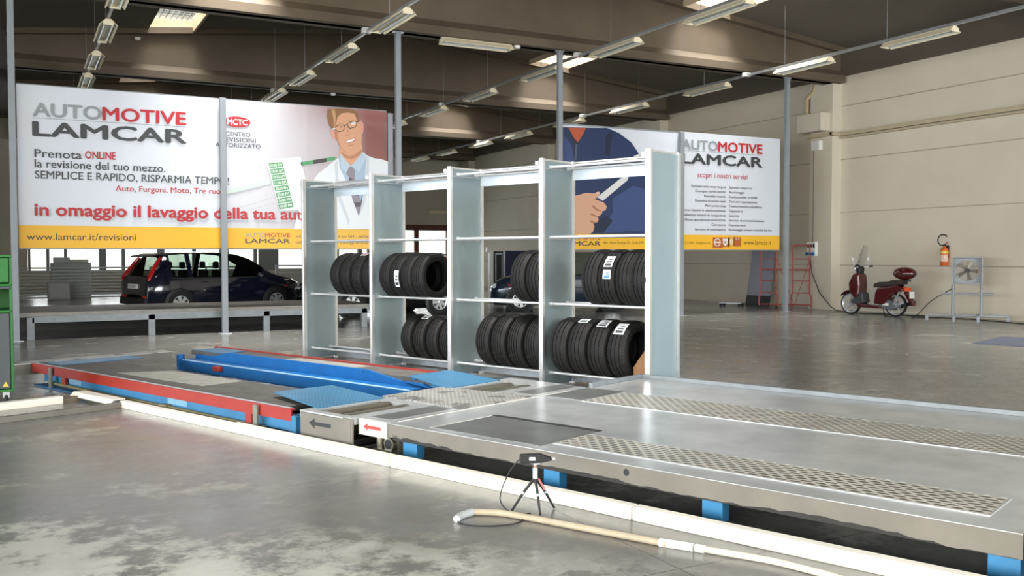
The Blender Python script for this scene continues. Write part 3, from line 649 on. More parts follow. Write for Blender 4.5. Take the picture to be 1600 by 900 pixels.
g = MB(); g.box(6.9, 7.02, BY-0.02, BY+0.06, 1.65, 4.5); tag(g.build('edge_post', M_postgrey, bevel=0.005), 'flat grey upright joining the bespectacled man billboard to the tall post', 'post')

# ------------------------------------------------------------------ low drive-on stage under the billboard
M_stage = mat('dull_galvanised_steel', '858b8f', 0.55, 0.35, var=0.12, scale=7)
st = thing('drive_on_stage', 'long low galvanised stage with square legs under the web address billboard', 'stage', (0.1, 18.83, 0))
g = MB(); g.box(-0.45, 6.5, 0.02, 2.45, 0.40, 0.485); g.build('deck', mat('grey_stage_deck', '8a8680', 0.6, 0.1, var=0.15), st, bevel=0.005)
g = MB(); g.box(0.08, 6.4, -0.04, 0.02, 0.30, 0.42); g.build('front_beam', M_stage, st, bevel=0.004)
g = MB(); g.box(-0.45, 6.5, 2.40, 2.46, 0.28, 0.40); g.build('rear_beam', M_stage, st)
for x in (0.06, 2.1, 4.26, 6.3):
    for y in (0.0, 2.35):
        g = MB(); g.box(x-0.06, x+0.06, y-0.04, y+0.08, 0, 0.40); g.build('leg', M_stage, st, bevel=0.004)
g = MB(); g.box(-0.44, 6.45, 2.2, 2.26, 0.0, 0.40); g.build('shade_skirt', M_dark, st)  # dark sheet added down to the floor to block window glare below the deck

# ------------------------------------------------------------------ platform frame: u to the racks, v to the lift
ANG = math.radians(21.21716)
du = Vector((math.cos(ANG), math.sin(ANG), 0)); dv = Vector((-math.sin(ANG), math.cos(ANG), 0))
def UV(u, v, z=0.0): return du*u+dv*v+Vector((0, 0, z))
def uvthing(name, label, cat, u, v, group=None): return thing(name, label, cat, UV(u, v), ANG, group)

# ------------------------------------------------------------------ tyre rack
RU, RB = 8.20, 8.80
VS = [5.27, 6.69, 8.155, 9.63, 11.12]
rk = uvthing('tyre_rack', 'tall grey rack of four open bays holding black tyres', 'rack', RU, VS[0])
O = (RU, VS[0], 0); ZT = 2.60
for v in VS:
    g = MB(O); g.box(RU+0.03, RB-0.03, v-0.008, v+0.008, 0.02, ZT-0.02); g.build('side_panel', M_panel, rk)
    for u in (RU, RB-0.04):
        g = MB(O); g.prism([(u, v-0.03), (u+0.04, v-0.03), (u+0.04, v-0.012), (u+0.028, v-0.006), (u+0.04, v), (u+0.028, v+0.006), (u+0.04, v+0.012), (u+0.04, v+0.03), (u, v+0.03), (u, v+0.01), (u+0.012, v), (u, v-0.01)], 0.0, ZT)
        g.build('upright', M_alu, rk)
    g = MB(O); g.box(RU-0.01, RU+0.03, v+0.04, v+0.08, ZT-0.075, ZT-0.03); g.build('end_clip', M_white, rk, bevel=0.004)
    g = MB(O); g.box(RU+0.04, RB-0.04, v-0.016, v+0.016, ZT-0.025, ZT-0.005); g.build('top_edge', M_alu, rk)
ZB = [0.165, 0.952, 1.712, 2.505]
for a_, b_ in zip(VS[:-1], VS[1:]):
    for z in ZB:
        for u in (RU+0.14, RU+0.46):
            g = MB(O); g.cyl((u, a_+0.01, z), (u, b_-0.01, z), 0.015, 12)
            for v in (a_+0.03, b_-0.03): g.cyl((u, v-0.02, z), (u, v+0.02, z), 0.021, 12)
            g.build('bar', M_chrome, rk)
        for v in (a_+0.014, b_-0.014):
            g = MB(O); g.box(RU+0.05, RB-0.06, v-0.004, v+0.004, z-0.028, z-0.012); g.build('bar_bracket', M_galv, rk)
    g = MB(O); g.box(RB-0.05, RB-0.035, a_+0.03, b_-0.03, 2.38, 2.525); g.build('rear_header', mat('bright_header_sheet', 'd5e2ee', 0.35, 0.3, var=0.05), rk)
    g = MB(O); g.cyl((RB-0.02, a_, 2.585), (RB-0.02, b_, 2.585), 0.014, 10); g.build('top_rail', M_alu, rk)
    g = MB(O); g.cyl((RU+0.3, a_+.02, 2.52), (RU+0.3, b_-.02, 2.52), 0.010, 10); g.build('bar', M_alu, rk)
    g = MB(O); g.box(RB-0.05, RB-0.04, a_+0.03, b_-0.03, 0.015, 0.14); g.build('kick_sheet', M_galv, rk)

def tyre_material(kind):
    m = bpy.data.materials.new('tyre_rubber_'+kind); m.use_nodes = True; k = N(m); p = k.n['Principled BSDF']
    tc = k.node('ShaderNodeTexCoord'); s = k.node('ShaderNodeSeparateXYZ'); k.l.new(tc.outputs['Object'], s.inputs[0])
    ang = k.math('ARCTAN2', s.outputs[2], s.outputs[0]); rr = k.math('SQRT', k.math('ADD', k.math('MULTIPLY', s.outputs[0], s.outputs[0]), k.math('MULTIPLY', s.outputs[2], s.outputs[2])))
    w = s.outputs[1]; n = 58.0/(2*PI)
    aw = k.math('ABSOLUTE', w)
    if kind == 'arrow': ph = k.math('ADD', k.math('MULTIPLY', ang, n), k.math('MULTIPLY', aw, 26.0))
    elif kind == 'block': ph = k.math('ADD', k.math('MULTIPLY', ang, n), k.math('MULTIPLY', w, 9.0))
    else: ph = k.math('ADD', k.math('MULTIPLY', ang, n*1.3), k.math('MULTIPLY', k.math('SINE', k.math('MULTIPLY', w, 60.0)), 0.4))
    fr = k.math('FRACT', k.math('ADD', ph, 100.0)); gr = k.math('LESS_THAN', fr, 0.17 if kind != 'rib' else 0.12)
    rim = {'arrow': 0.312, 'block': 0.303, 'rib': 0.282}[kind]
    tread = k.math('GREATER_THAN', rr, rim)
    f = k.math('MULTIPLY', gr, tread)
    nz = k.noise(tc.outputs['Object'], 18.0)
    c = k.mix(f, k.ramp(nz, [(0.3, lin('1a1a1b')), (0.7, lin('252424'))]), lin('090909'))
    side = k.math('LESS_THAN', rr, rim-0.02)
    c = k.mix(k.math('MULTIPLY', side, 0.5), c, lin('1a1a1b'))
    k.l.new(c, p.inputs['Base Color']); p.inputs['Roughness'].default_value = 0.65; p.inputs['Specular IOR Level'].default_value = 0.3
    bp = k.node('ShaderNodeBump'); bp.inputs['Strength'].default_value = 0.9; bp.inputs['Distance'].default_value = 0.006; bp.invert = True
    k.l.new(f, bp.inputs['Height']); k.l.new(bp.outputs[0], p.inputs['Normal']); return m
TM = {k_: tyre_material(k_) for k_ in ('arrow', 'block', 'rib')}
def tyre_mesh(R, ri, w, kind):
    h = w/2; g_ = []
    grooves = {'arrow': [-0.55, -0.18, 0.18, 0.55], 'block': [-0.5, 0.0, 0.5], 'rib': [-0.6, -0.2, 0.2, 0.6]}[kind]
    tread = []
    def crown(t): return R-0.012*t*t-0.010*t**6
    ts = [-0.98]
    for c in grooves: ts += [c-0.055, c-0.04, c+0.04, c+0.055]
    ts.append(0.98)
    for t in ts:
        deep = any(abs(t-c) < 0.045 for c in grooves); tread.append((crown(t)-(0.009 if deep else 0), t*h*0.84))
    prof = [(ri, -h*0.62), (ri-0.004, -h*0.78), (ri+0.012, -h*0.90), (ri+0.035, -h*0.97), ((R+ri)/2, -h*1.0), (R-0.045, -h*0.97), (R-0.024, -h*0.90)]+tread+[(R-0.024, h*0.90), (R-0.045, h*0.97), ((R+ri)/2, h*1.0), (ri+0.035, h*0.97), (ri+0.012, h*0.90), (ri-0.004, h*0.78), (ri, h*0.62),
            (ri+0.03, h*0.66), (R-0.03, h*0.80), (R-0.02, 0), (R-0.03, -h*0.80), (ri+0.03, -h*0.66), (ri, -h*0.62)]
    g = MB(); g.lathe(prof[::-1], 72, Matrix.Rotation(-PI/2, 4, 'X')); return g
SPEC = {'rib': (0.300, 0.19, 0.195), 'block': (0.322, 0.20, 0.225), 'arrow': (0.333, 0.205, 0.225), 'wide': (0.330, 0.215, 0.245), 'narrow': (0.310, 0.20, 0.205)}
KIND = {'rib': 'rib', 'block': 'block', 'arrow': 'arrow', 'wide': 'block', 'narrow': 'rib'}
proto = {}
def sticker(R, w0, w1, a0, a1, marks):
    """paper label lying on the tread; angle measured from the rack front (0) upwards"""
    g = MB(); n = 8
    def pt(a, w, d=0.004): return (-(R+d)*math.cos(a), w, (R+d)*math.sin(a))
    def patch(wa, wb, aa, ab, d, slot):
        g.mi = slot
        for i in range(n):
            p, q = aa+(ab-aa)*i/n, aa+(ab-aa)*(i+1)/n
            g.add([pt(p, wa, d), pt(p, wb, d), pt(q, wb, d), pt(q, wa, d)], [(0, 1, 2, 3)])
    patch(w0, w1, a0, a1, 0.004, 0)
    for (f0, f1, h0, h1) in marks: patch(w0+(w1-w0)*f0, w0+(w1-w0)*f1, a0+(a1-a0)*h0, a0+(a1-a0)*h1, 0.0055, 1)
    return g
M_ink = mat('sticker_ink', '3b3f44', 0.5, var=0.0); M_blueink = mat('sticker_blue_ink', '2f7fc0', 0.5, var=0.0); M_pinkink = mat('sticker_pink_ink', 'c05a70', 0.5, var=0)
BAYN = ['rightmost', 'third', 'second', 'leftmost']; PLC = ['first', 'second', 'third', 'last']
def put_tyres(bay, zb, vs, spec, shelf, stick=None):
    R, ri, w = SPEC[spec]
    for i, v in enumerate(vs):
        uc = RU+0.30; z = zb+math.sqrt((R+0.013)**2-0.16**2)
        tilt = random.uniform(0, 6.28)
        nm = ['first', 'second', 'third', 'fourth'][i] if len(vs) == 4 else ['left', 'right'][i]
        bayname = {3: 'rightmost rack bay', 2: 'third rack bay', 1: 'second rack bay', 0: 'leftmost rack bay'}[bay]
        extra = (stick or {}).get(i)
        lab = '%s %s from the left, %s shelf of the %s' % (nm, 'label bearing black tyre' if extra else 'plain black tyre', shelf, bayname)
        if len(vs) == 2: lab = '%s one of the two black tyres on the %s shelf of the %s' % (nm, shelf, bayname)
        t = uvthing('tyre', lab, 'tyre', uc, v, 'tyres on the rack')
        t.location.z = z
        if spec not in proto:
            proto[spec] = tyre_mesh(R, ri, w, KIND[spec]).build('carcass', TM[KIND[spec]], t)
        else:
            c = proto[spec].copy(); COL.objects.link(c); c.parent = t
        for s_ in (extra or []):
            q = s_[0].build('label', [M_tag, s_[1]], t); q['label'] = 'white paper label'
MK = [(0.15, 0.85, 0.1, 0.3), (0.2, 0.8, 0.4, 0.5), (0.2, 0.6, 0.6, 0.7)]
put_tyres(0, ZB[1], [10.43, 10.205, 9.97, 9.745], 'narrow', 'middle', {2: [(sticker(0.310, -0.07, 0.05, 1.05, 1.45, MK), M_pinkink)]})
put_tyres(1, ZB[1], [9.385, 9.17, 8.965, 8.755], 'narrow', 'middle', {1: [(sticker(0.310, -0.10, -0.02, -0.45, 0.25, MK), M_ink)]})
put_tyres(1, ZB[0], [8.985, 8.745, 8.505, 8.268], 'rib', 'bottom', {1: [(sticker(0.300, -0.06, 0.06, 1.0, 1.35, MK), M_ink)]})
put_tyres(2, ZB[1], [7.05, 6.81], 'block', 'middle')
put_tyres(2, ZB[0], [7.60, 7.345, 7.09, 6.83], 'arrow', 'bottom')
put_tyres(3, ZB[1], [6.02, 5.80, 5.57, 5.385-0.0], 'block', 'middle', {1: [(sticker(0.322, -0.08, 0.03, 0.42, 0.85, MK), M_ink), (sticker(0.322, -0.08, 0.02, 0.02, 0.32, MK), M_blueink)]})
put_tyres(3, ZB[0], [6.45, 6.19, 5.925, 5.66], 'wide', 'bottom', {1: [(sticker(0.330, -0.05, 0.08, 1.05, 1.30, MK), M_ink)], 2: [(sticker(0.330, -0.08, 0.06, 0.88, 1.30, MK), M_ink)], 3: [(sticker(0.330, -0.07, 0.06, 0.62, 1.12, MK), M_ink)]})
cb = uvthing('cardboard_box', 'brown cardboard box with raised flap at the right end of the bottom shelf', 'box', RU+0.36, 5.41)
O = (RU+0.36, 5.41, 0); M_card = mat('brown_cardboard', '8c6844', 0.8, var=0.08)
g = MB(O); g.box(RU+0.12, RU+0.58, 5.30, 5.52, 0.182, 0.30); g.build('carton', M_card, cb, bevel=0.003)
g = MB(O); g.prism([(5.53, 0.30), (5.30, 0.30), (5.30, 0.56), (5.34, 0.55)], RU+0.12, RU+0.126, 'x'); g.build('flap', M_card, cb)
g = MB(O); g.box(RU+0.57, RU+0.576, 5.30, 5.52, 0.30, 0.48); g.build('flap', M_card, cb)
# ------------------------------------------------------------------ inspection platform
pf = uvthing('inspection_platform', 'long low grey steel platform with two galvanised anti-slip strips on blue legs', 'platform', 4.63, 1.0)
O = (4.63, 1.0, 0)
g = MB(O)
g.box(4.66, 8.10, -0.2, 5.245, 0.20, 0.25)
g.build('top_plate', M_slab, pf)
# front fascia with a ragged lower edge
pts = [(0.99, 0.247)]; v = 0.99; low = []
random.seed(3)
while v < 5.25: low.append((v, 0.145+random.uniform(-0.007, 0.007)+0.012*math.sin(v*4.1))); v += 0.055
g = MB(O); g.prism([(0.99, 0.245)]+low+[(5.25, 0.15), (5.25, 0.245)], 4.63, 4.66, 'x'); g.build('front_fascia', M_slabface, pf)
g = MB(O); g.box(4.665, 4.70, 1.0, 5.24, 0.12, 0.2); g.build('edge_beam', M_dark, pf)
g = MB(O); g.box(4.628, 4.70, 0.99, 5.25, 0.2465, 0.2515); g.build('edge_strip', M_slab, pf)
for v, wd_ in ((5.08, 0.15), (3.74, 0.13), (2.58, 0.13), (1.08, 0.14)):
    g = MB(O); g.box(4.69, 4.77, v-wd_/2, v+wd_/2, 0, 0.145); g.build('leg', M_legblue, pf, bevel=0.004)
for v in (5.08, 3.74, 2.58, 1.08):
    g = MB(O); g.box(7.9, 7.98, v-0.07, v+0.07, 0, 0.2); g.build('leg', M_legblue, pf, bevel=0.004)
g = MB(O); g.box(4.86, 4.92, 4.28, 4.5, 0.09, 0.20); g.build('cross_channel', M_legblue, pf)
for (u0, u1, v0, v1) in ((4.85, 5.25, 1.19, 3.84), (6.43, 7.06, 0.6, 4.78)):
    g = MB(O); g.box(u0, u1, v0, v1, 0.25, 0.2545); g.build('anti_slip_strip', M_strip, pf)
    g = MB(O)
    for q in ((u0-0.008, u0, v0-0.01, v1+0.01), (u1, u1+0.008, v0-0.01, v1+0.01), (u0, u1, v0-0.012, v0), (u0, u1, v1, v1+0.006)): g.box(*q, 0.25, 0.2555)
    g.build('strip_edging', M_slab, pf)
g = MB(O); g.box(4.72, 5.365, 3.86, 4.86, 0.25, 0.2535); g.build('slip_plate', M_plate, pf)
g = MB(O); g.box(5.367, 5.42, 3.86, 4.87, 0.25, 0.2545); g.build('slot', M_black, pf)
g = MB(O); g.box(4.70, 5.40, 4.868, 4.880, 0.25, 0.254); g.box(4.72, 6.85, 5.232, 5.243, 0.25, 0.254); g.build('white_edge_strip', M_line, pf)
g = MB(O); g.box(6.45, 7.1, 4.82, 5.21, 0.25, 0.2535); g.build('slip_plate', M_plate, pf)
g = MB(O); g.box(8.02, 8.06, -0.2, 5.255, 0.25, 0.29); g.box(7.16, 8.06, 5.215, 5.255, 0.25, 0.29); g.build('back_kerb_rail', M_stage, pf, bevel=0.003)
g = MB(O); g.prism([(1.0*math.cos(2*PI*i/14)*0.02+3.12, 0.205+0.022*math.sin(2*PI*i/14)) for i in range(14)], 4.6285, 4.631, 'x'); g.build('hole', M_black, pf)
g = MB(O); text_into(g, 'blc.  suntern', 0, 0, 0.024, 0.26, T=lambda x, z: (4.6285, 5.20-x, 0.148+z)); g.build('lettering', [M_black], pf)
g = MB(O); g.box(4.72, 7.9, -0.2, 5.2, 0.17, 0.2); g.build('under_frame', M_dark, pf)
pe = uvthing('ramp_end_block', 'beige grey steel block butting on the right end of the platform', 'block', 4.60, 0.9)
g = MB((4.60, 0.9, 0)); g.prism([(4.60, 0), (4.70, 0), (4.70, 0.27), (4.60, 0.27)], -0.3, 0.97, 'y'); g.build('block', M_slabface, pe, bevel=0.004)
g = MB((4.60, 0.9, 0)); g.box(4.597, 4.60, -0.3, 0.97, 0.0, 0.12); g.build('lower_panel', M_slab, pe)

# ------------------------------------------------------------------ roller brake tester
bt = uvthing('brake_tester', 'grey roller brake tester box marked with a black and a red arrow', 'brake tester', 4.56, 5.25)
O = (4.56, 5.25, 0)
g = MB(O); g.box(4.56, 4.58, 5.585, 6.24, 0.0, 0.25); g.build('side_cover', M_slabface, bt, bevel=0.006)
g = MB(O); g.box(4.556, 4.56, 5.60, 6.225, 0.075, 0.24); g.build('access_panel', M_slabface, bt, bevel=0.003)
g = MB(O); g.box(4.625, 4.65, 5.26, 5.585, 0.13, 0.252); g.build('arrow_panel', mat('pale_grey_panel', 'c9c9c2', 0.55, var=0.06), bt)
def arrow(v0, v1, zc, th, hd, u):
    w = 0.5*th; g = MB(O)
    g.prism([(v0, zc-w), (v1-hd, zc-w), (v1-hd, zc-hd*0.55), (v1, zc), (v1-hd, zc+hd*0.55), (v1-hd, zc+w), (v0, zc+w)], u-0.0015, u, 'x'); return g
arrow(5.84, 6.12, 0.165, 0.030, 0.075, 4.556).build('black_arrow', M_black, bt)
arrow(5.33, 5.53, 0.195, 0.026, 0.05, 4.625).build('red_arrow', mat('red_arrow_paint', 'd8403a', 0.5, var=0.03), bt)
g = MB(O)
g.box(4.56, 7.15, 6.13, 6.24, 0.20, 0.255); g.box(4.58, 7.15, 5.60, 5.70, 0.20, 0.255); g.box(4.56, 4.64, 5.70, 6.13, 0.20, 0.255); g.box(5.32, 5.45, 5.70, 6.13, 0.20, 0.254); g.box(6.03, 6.1, 5.70, 6.13, 0.20, 0.254); g.box(6.9, 7.15, 5.70, 6.13, 0.20, 0.254)
g.build('top_frame', M_slab, bt)
g = MB(O); g.box(4.62, 7.1, 5.68, 6.16, 0.02, 0.06); g.build('roller_pit', M_dark, bt)
for (a_, b_) in ((4.66, 5.30), (6.12, 6.88)):
    for v in (5.80, 6.03):
        g = MB(O); g.cyl((a_, v, 0.168), (b_, v, 0.168), 0.088, 24); g.cyl((a_-0.03, v, 0.168), (b_+0.03, v, 0.168), 0.025, 10); g.build('roller', M_roller, bt)
for (a_, b_) in ((4.66, 5.42), (6.36, 7.12)):
    g = MB(O); g.box(a_, b_, 5.26, 5.595, 0.2, 0.253); g.build('cover_plate', M_slab, bt)
    g = MB(O); g.box(a_+0.06, b_-0.03, 5.33, 5.55, 0.253, 0.2555); g.build('inlay_plate', M_plate, bt)
g = MB(O); g.prism([(5.44, 5.25), (6.34, 5.25), (6.20, 6.27), (5.46, 6.27)], 0.245, 0.262, 'z'); g.build('centre_tread_plate', M_treadgrey, bt)
g = MB(O); g.cyl((4.72, 5.44, 0.0), (4.72, 5.44, 0.14), 0.032, 16); g.cyl((4.70, 5.33, 0.07), (4.80, 5.33, 0.07), 0.055, 18); g.box(4.68, 4.8, 5.28, 5.5, 0.0, 0.03); g.build('drive_motor', M_roller, bt, bevel=0.003)
g = MB(O); g.cyl((4.695, 5.33, 0.07), (4.70, 5.33, 0.07), 0.035, 18); g.build('motor_fan_cover', M_black, bt)
g = MB(O); g.box(4.75, 7.1, 5.27, 5.28, 0.0, 0.2); g.box(7.10, 7.15, 5.27, 6.23, 0.0, 0.2); g.build('inner_wall', M_slabface, bt)

# ------------------------------------------------------------------ scissor lift with two runways
lf = uvthing('scissor_lift', 'lowered blue scissor lift with two dark runways edged by red rails', 'vehicle lift', 4.55, 6.3)
O = (4.55, 6.3, 0)
g = MB(O); g.box(4.60, 5.33, 6.55, 11.45, 0.19, 0.235); g.build('near_runway_deck', M_deck, lf)
g = MB(O); g.box(4.52, 5.38, 6.3, 11.3, 0.002, 0.012); g.build('base_plate', M_blue_dusty, lf)
g = MB(O); g.box(4.555, 4.575, 6.36, 11.43, 0.145, 0.245); g.box(4.575, 4.605, 6.36, 11.43, 0.235, 0.245); g.build('red_side_rail', M_red, lf, bevel=0.003)
g = MB(O); g.box(4.575, 4.61, 6.40, 11.43, 0.2455, 0.2485); g.build('rail_cap', mat('pale_worn_cap', 'a9abb0', 0.5, 0.2), lf)
g = MB(O); g.box(4.60, 4.63, 6.28, 11.2, 0.05, 0.19); g.build('runway_side', M_blue_dusty, lf)
for a_, b_ in ((10.25, 10.55), (8.05, 8.40)): g = MB(O); g.box(4.595, 4.60, a_, b_, 0.08, 0.135); g.build('rating_plate', mat('pale_blue_plate', '6f9db6', 0.5, var=0.15, scale=30), lf)
g = MB(O); g.tube([(4.57, 11.0, 0.055), (4.565, 9.5, 0.05), (4.57, 8.2, 0.05), (4.57, 6.75, 0.045)], 0.018, 8); g.build('hydraulic_pipe', M_olive, lf)
g = MB(O); g.box(4.54, 4.6, 8.33, 8.46, 0.012, 0.075); g.build('pipe_clamp', M_olive, lf)
for v in (10.88, 6.83):
    g = MB(O); g.box(4.525, 4.545, v-0.03, v+0.03, 0, 0.235); g.build('stop_post', mat('grey_brown_steel', '7d7a70', 0.5, 0.3), lf)
for v in (10.62, 6.98):
    g = MB(O); g.box(4.56, 4.59, v-0.05, v+0.05, 0.035, 0.15); g.build('red_bracket', M_red, lf)
g = MB(O); g.prism([(4.80, 9.85), (5.30, 9.55), (5.32, 8.22), (4.86, 8.22)], 0.235, 0.2375, 'z'); g.build('worn_patch', M_deckpatch, lf)
g = MB(O); g.prism([(5.33, 0.232), (5.345, 0.232), (5.64, 0.16), (5.64, 0.0), (5.33, 0.0)], 6.45, 11.4, 'y'); g.build('inner_side_plate', M_blue, lf)
# far runway
g = MB(O); g.box(6.40, 6.62, 6.75, 11.45, 0.0, 0.135); g.build('far_base_beam', M_blue, lf, bevel=0.01)
g = MB(O); g.box(6.395, 6.44, 6.8, 11.3, 0.135, 0.142); g.build('ledge_highlight', mat('pale_blue_edge_highlight', '9cc3dd', 0.4, 0.1), lf)  # pale strip paints the highlight along the ledge into the colour
g = MB(O); g.prism([(11.35, 0.135), (11.35, 0.19), (10.95, 0.19), (10.55, 0.262), (7.85, 0.262), (7.30, 0.185), (6.95, 0.185), (6.62, 0.08), (6.62, 0.02), (6.75, 0.0), (6.75, 0.135)], 6.615, 6.645, 'x'); g.build('far_side_plate', M_blue, lf)
g = MB(O)
for v in (10.2, 9.6, 9.0, 8.4, 7.9): g.cyl((6.612, v, 0.235), (6.618, v, 0.235), 0.009, 8)
g.build('bolt_holes', M_black, lf)
g = MB(O); g.box(6.645, 7.05, 6.6, 11.5, 0.18, 0.232); g.build('far_runway_deck', M_deck, lf)
g = MB(O); g.prism([(6.70, 9.60), (7.0, 9.58), (7.02, 8.22), (6.70, 8.30)], 0.232, 0.2345, 'z'); g.build('worn_patch', M_deckpatch, lf)
g = MB(O); g.box(7.05, 7.075, 6.65, 11.6, 0.13, 0.252); g.build('red_side_rail', M_red, lf, bevel=0.003)
g = MB(O); g.box(6.645, 7.05, 6.7, 11.4, 0.05, 0.18); g.build('far_runway_body', M_blue_dusty, lf)
g = MB(O); g.box(6.34, 6.42, 10.35, 10.5, 0.06, 0.12); g.build('red_valve', M_red, lf, bevel=0.01)
for (c, nm) in (([(4.88, 7.08, .285), (5.50, 7.02, .285), (5.40, 6.17, .262), (4.68, 6.17, .262)], 'bridge_flap'), ([(6.43, 6.98, .285), (7.04, 7.0, .285), (6.92, 6.17, .262), (6.17, 6.17, .262)], 'bridge_flap')):
    g = MB(O); q = [(a_, b_, z-0.008) for a_, b_, z in c]
    g.add(q+c, [(0, 1, 2, 3)[::1], (7, 6, 5, 4), (0, 4, 5, 1), (1, 5, 6, 2), (2, 6, 7, 3), (3, 7, 4, 0)]); g.build(nm, M_treadblue, lf)
for u in (5.0, 6.5):
    g = MB(O); g.box(u, u+0.04, 6.95, 7.0, 0.235, 0.28); g.build('flap_hinge', M_blue, lf)
g = MB(O); g.box(4.72, 5.72, 11.02, 11.42, 0.236, 0.243); g.build('end_tread_plate', M_treadblue, lf)
g = MB(O); g.box(6.66, 7.03, 10.75, 11.45, 0.233, 0.240); g.build('end_tread_plate', M_treadblue, lf)
g = MB(O); g.cyl((6.44, 11.42, 0.0), (6.44, 11.42, 0.2), 0.05, 12); g.build('blue_end_post', M_blue, lf)
g = MB(O); g.box(4.56, 4.66, 6.30, 6.40, 0.02, 0.19); g.build('blue_corner_block', M_blue_dusty, lf)
cx = uvthing('cross_walkway', 'grey cross beam with a narrow tread strip behind the far end of the lift', 'beam', 3.4, 11.46)
O = (3.4, 11.46, 0)
g = MB(O); g.box(3.3, 6.35, 11.47, 11.62, 0.11, 0.235); g.build('beam', M_slabface, cx)
g = MB(O); g.box(3.3, 6.35, 11.46, 11.72, 0.235, 0.245); g.build('tread_strip', M_treadgrey, cx)
for u in (3.95, 5.6):
    g = MB(O); g.box(u, u+0.10, 11.50, 11.60, 0, 0.11); g.build('foot', M_slabface, cx)

# ------------------------------------------------------------------ white kerb round the lift and platform
KG = 'painted kerb pieces round the lift'
def kerb(v0, v1, label, u0=4.40, u1=4.475, h=0.08):
    k_ = uvthing('kerb_rail', label, 'kerb', u0, v0, KG); g = MB((u0, v0, 0)); g.box(u0, u1, v0+0.005, v1-0.005, 0, h); g.build('rail', M_kerb, k_, bevel=0.006)
    return k_
kerb(7.0, 8.97, 'cream kerb rail in front of the lift, far left piece of the long row', h=0.07)
kerb(4.98, 7.0, 'cream kerb rail in front of the brake tester arrows')
kerb(2.93, 4.98, 'cream kerb rail behind the little tripod')
kerb(-0.6, 2.93, 'cream kerb rail at the right end, nearest the viewer')
k_ = uvthing('kerb_rail', 'grey green kerb rail turning left from the lift towards the green cabinet', 'kerb', 3.2, 8.97, KG)
g = MB((3.2, 8.97, 0)); g.box(3.0, 4.40, 8.93, 9.0, 0, 0.055); g.build('rail', M_slabface, k_, bevel=0.005)
k_ = uvthing('kerb_rail', 'white kerb rail with a broken end beside the foot of the green cabinet', 'kerb', 3.55, 9.72, KG)
g = MB((3.55, 9.72, 0)); g.box(3.50, 4.15, 9.66, 9.76, 0, 0.075); g.build('rail', M_kerb, k_, bevel=0.004)
g = MB((3.55, 9.72, 0)); g.box(4.15, 4.33, 9.68, 9.75, 0, 0.055); g.build('bare_end', mat('rusty_core', '6f6555', 0.7, var=0.2), k_)
k_ = uvthing('kerb_cover', 'bent white metal cover plate at the kerb corner by the lift', 'kerb', 4.36, 9.4)
g = MB((4.36, 9.4, 0)); g.prism([(4.30, 0.045), (4.34, 0.085), (4.46, 0.085), (4.47, 0.0), (4.465, 0.0), (4.452, 0.077), (4.345, 0.077), (4.305, 0.04)], 8.98, 9.86, 'y'); g.build('cover', M_kerb, k_)

# ------------------------------------------------------------------ tripod with sensor, cable, pipe
tp = thing('tripod', 'small dark tripod standing in front of the white kerb', 'tripod', (2.646, 4.733, 0))
HB = Vector((0.0, 0.0, 0.225))
for (x, y, l) in ((2.533, 4.809, 'a'), (2.626, 4.637, 'b'), (2.78, 4.74, 'c')):
    e_ = Vector((x-2.646, y-4.733, 0.006)); m_ = HB.lerp(e_, 0.52)
    leg = MB().tube([HB+Vector((0, 0, -0.02)), m_, e_], [0.0085, 0.0085, 0.006], 10).build('leg', M_black, tp)
    MB().tube([m_-(e_-HB)*0.03, m_+(e_-HB)*0.03], 0.0105, 10).build('leg_clamp', M_galv, leg)
    MB().tube([HB.lerp(e_, 0.96), e_], 0.0075, 8).build('foot', M_rubber, leg)
    if l == 'c': note(MB().tube([HB.lerp(e_, 0.15), HB.lerp(e_, 0.45)], 0.0098, 10).build('label_band', mat('red_white_label', 'd07a78', 0.5, var=0.3, scale=60), leg), 'red and white label')
MB().tube([(0, 0, 0.2), (0, 0, 0.262)], 0.016, 14).build('hub', M_galv, tp)
MB().tube([(0, 0, 0.262), (0.0, 0, 0.285)], 0.011, 12).build('head', mat('copper_head', '9a8070', 0.4, 0.5), tp)
MB().box(-0.022, 0.022, -0.02, 0.02, 0.283, 0.292).build('head_plate', M_galv, tp)
se = thing('sensor', 'black wedge shaped sensor with a white tip mounted on the little tripod', 'sensor', (2.646, 4.733, 0.293), math.radians(-27.8))
g = MB(); g.prism([(-0.095, 0.012), (-0.088, 0.046), (0.03, 0.050), (0.098, 0.026), (0.098, 0.016), (0.03, 0.0), (-0.08, 0.0)], -0.03, 0.03, 'y'); g.build('body', M_black, se, bevel=0.006)
MB().cyl((0.096, 0, 0.021), (0.116, 0, 0.021), 0.007, 10).build('tip', M_white, se)
MB().box(-0.035, 0.0, -0.0325, -0.031, 0.018, 0.036).build('label', M_tag, se)
def spline(P, n=8):
    P = [Vector(p) for p in P]; o = []
    for i in range(len(P)-1):
        p0, p1, p2, p3 = P[max(i-1, 0)], P[i], P[i+1], P[min(i+2, len(P)-1)]
        for k in range(n):
            t = k/n; o.append(0.5*((2*p1)+(p2-p0)*t+(2*p0-5*p1+4*p2-p3)*t*t+(3*p1-p0-3*p2+p3)*t**3))
    return o+[P[-1]]
g = MB(); g.tube(spline([(2.55, 4.76, 0.312), (2.50, 4.80, 0.22), (2.46, 4.82, 0.09), (2.49, 4.80, 0.02), (2.53, 4.74, 0.006), (2.60, 4.70, 0.006)]), 0.0035, 8); tag(g.build('sensor_cable', M_black), 'thin black cable curling from the sensor down to the floor', 'cable')
g = MB(); g.tube(spline([(2.56, 4.70, 0.006), (2.44, 4.565, 0.006), (2.26, 4.59, 0.006), (2.16, 4.70, 0.006), (2.17, 4.81, 0.008)]), 0.0045, 8); tag(g.build('loop_cable', M_black), 'dark cable loop lying on the floor at the end of the beige pipe', 'cable')
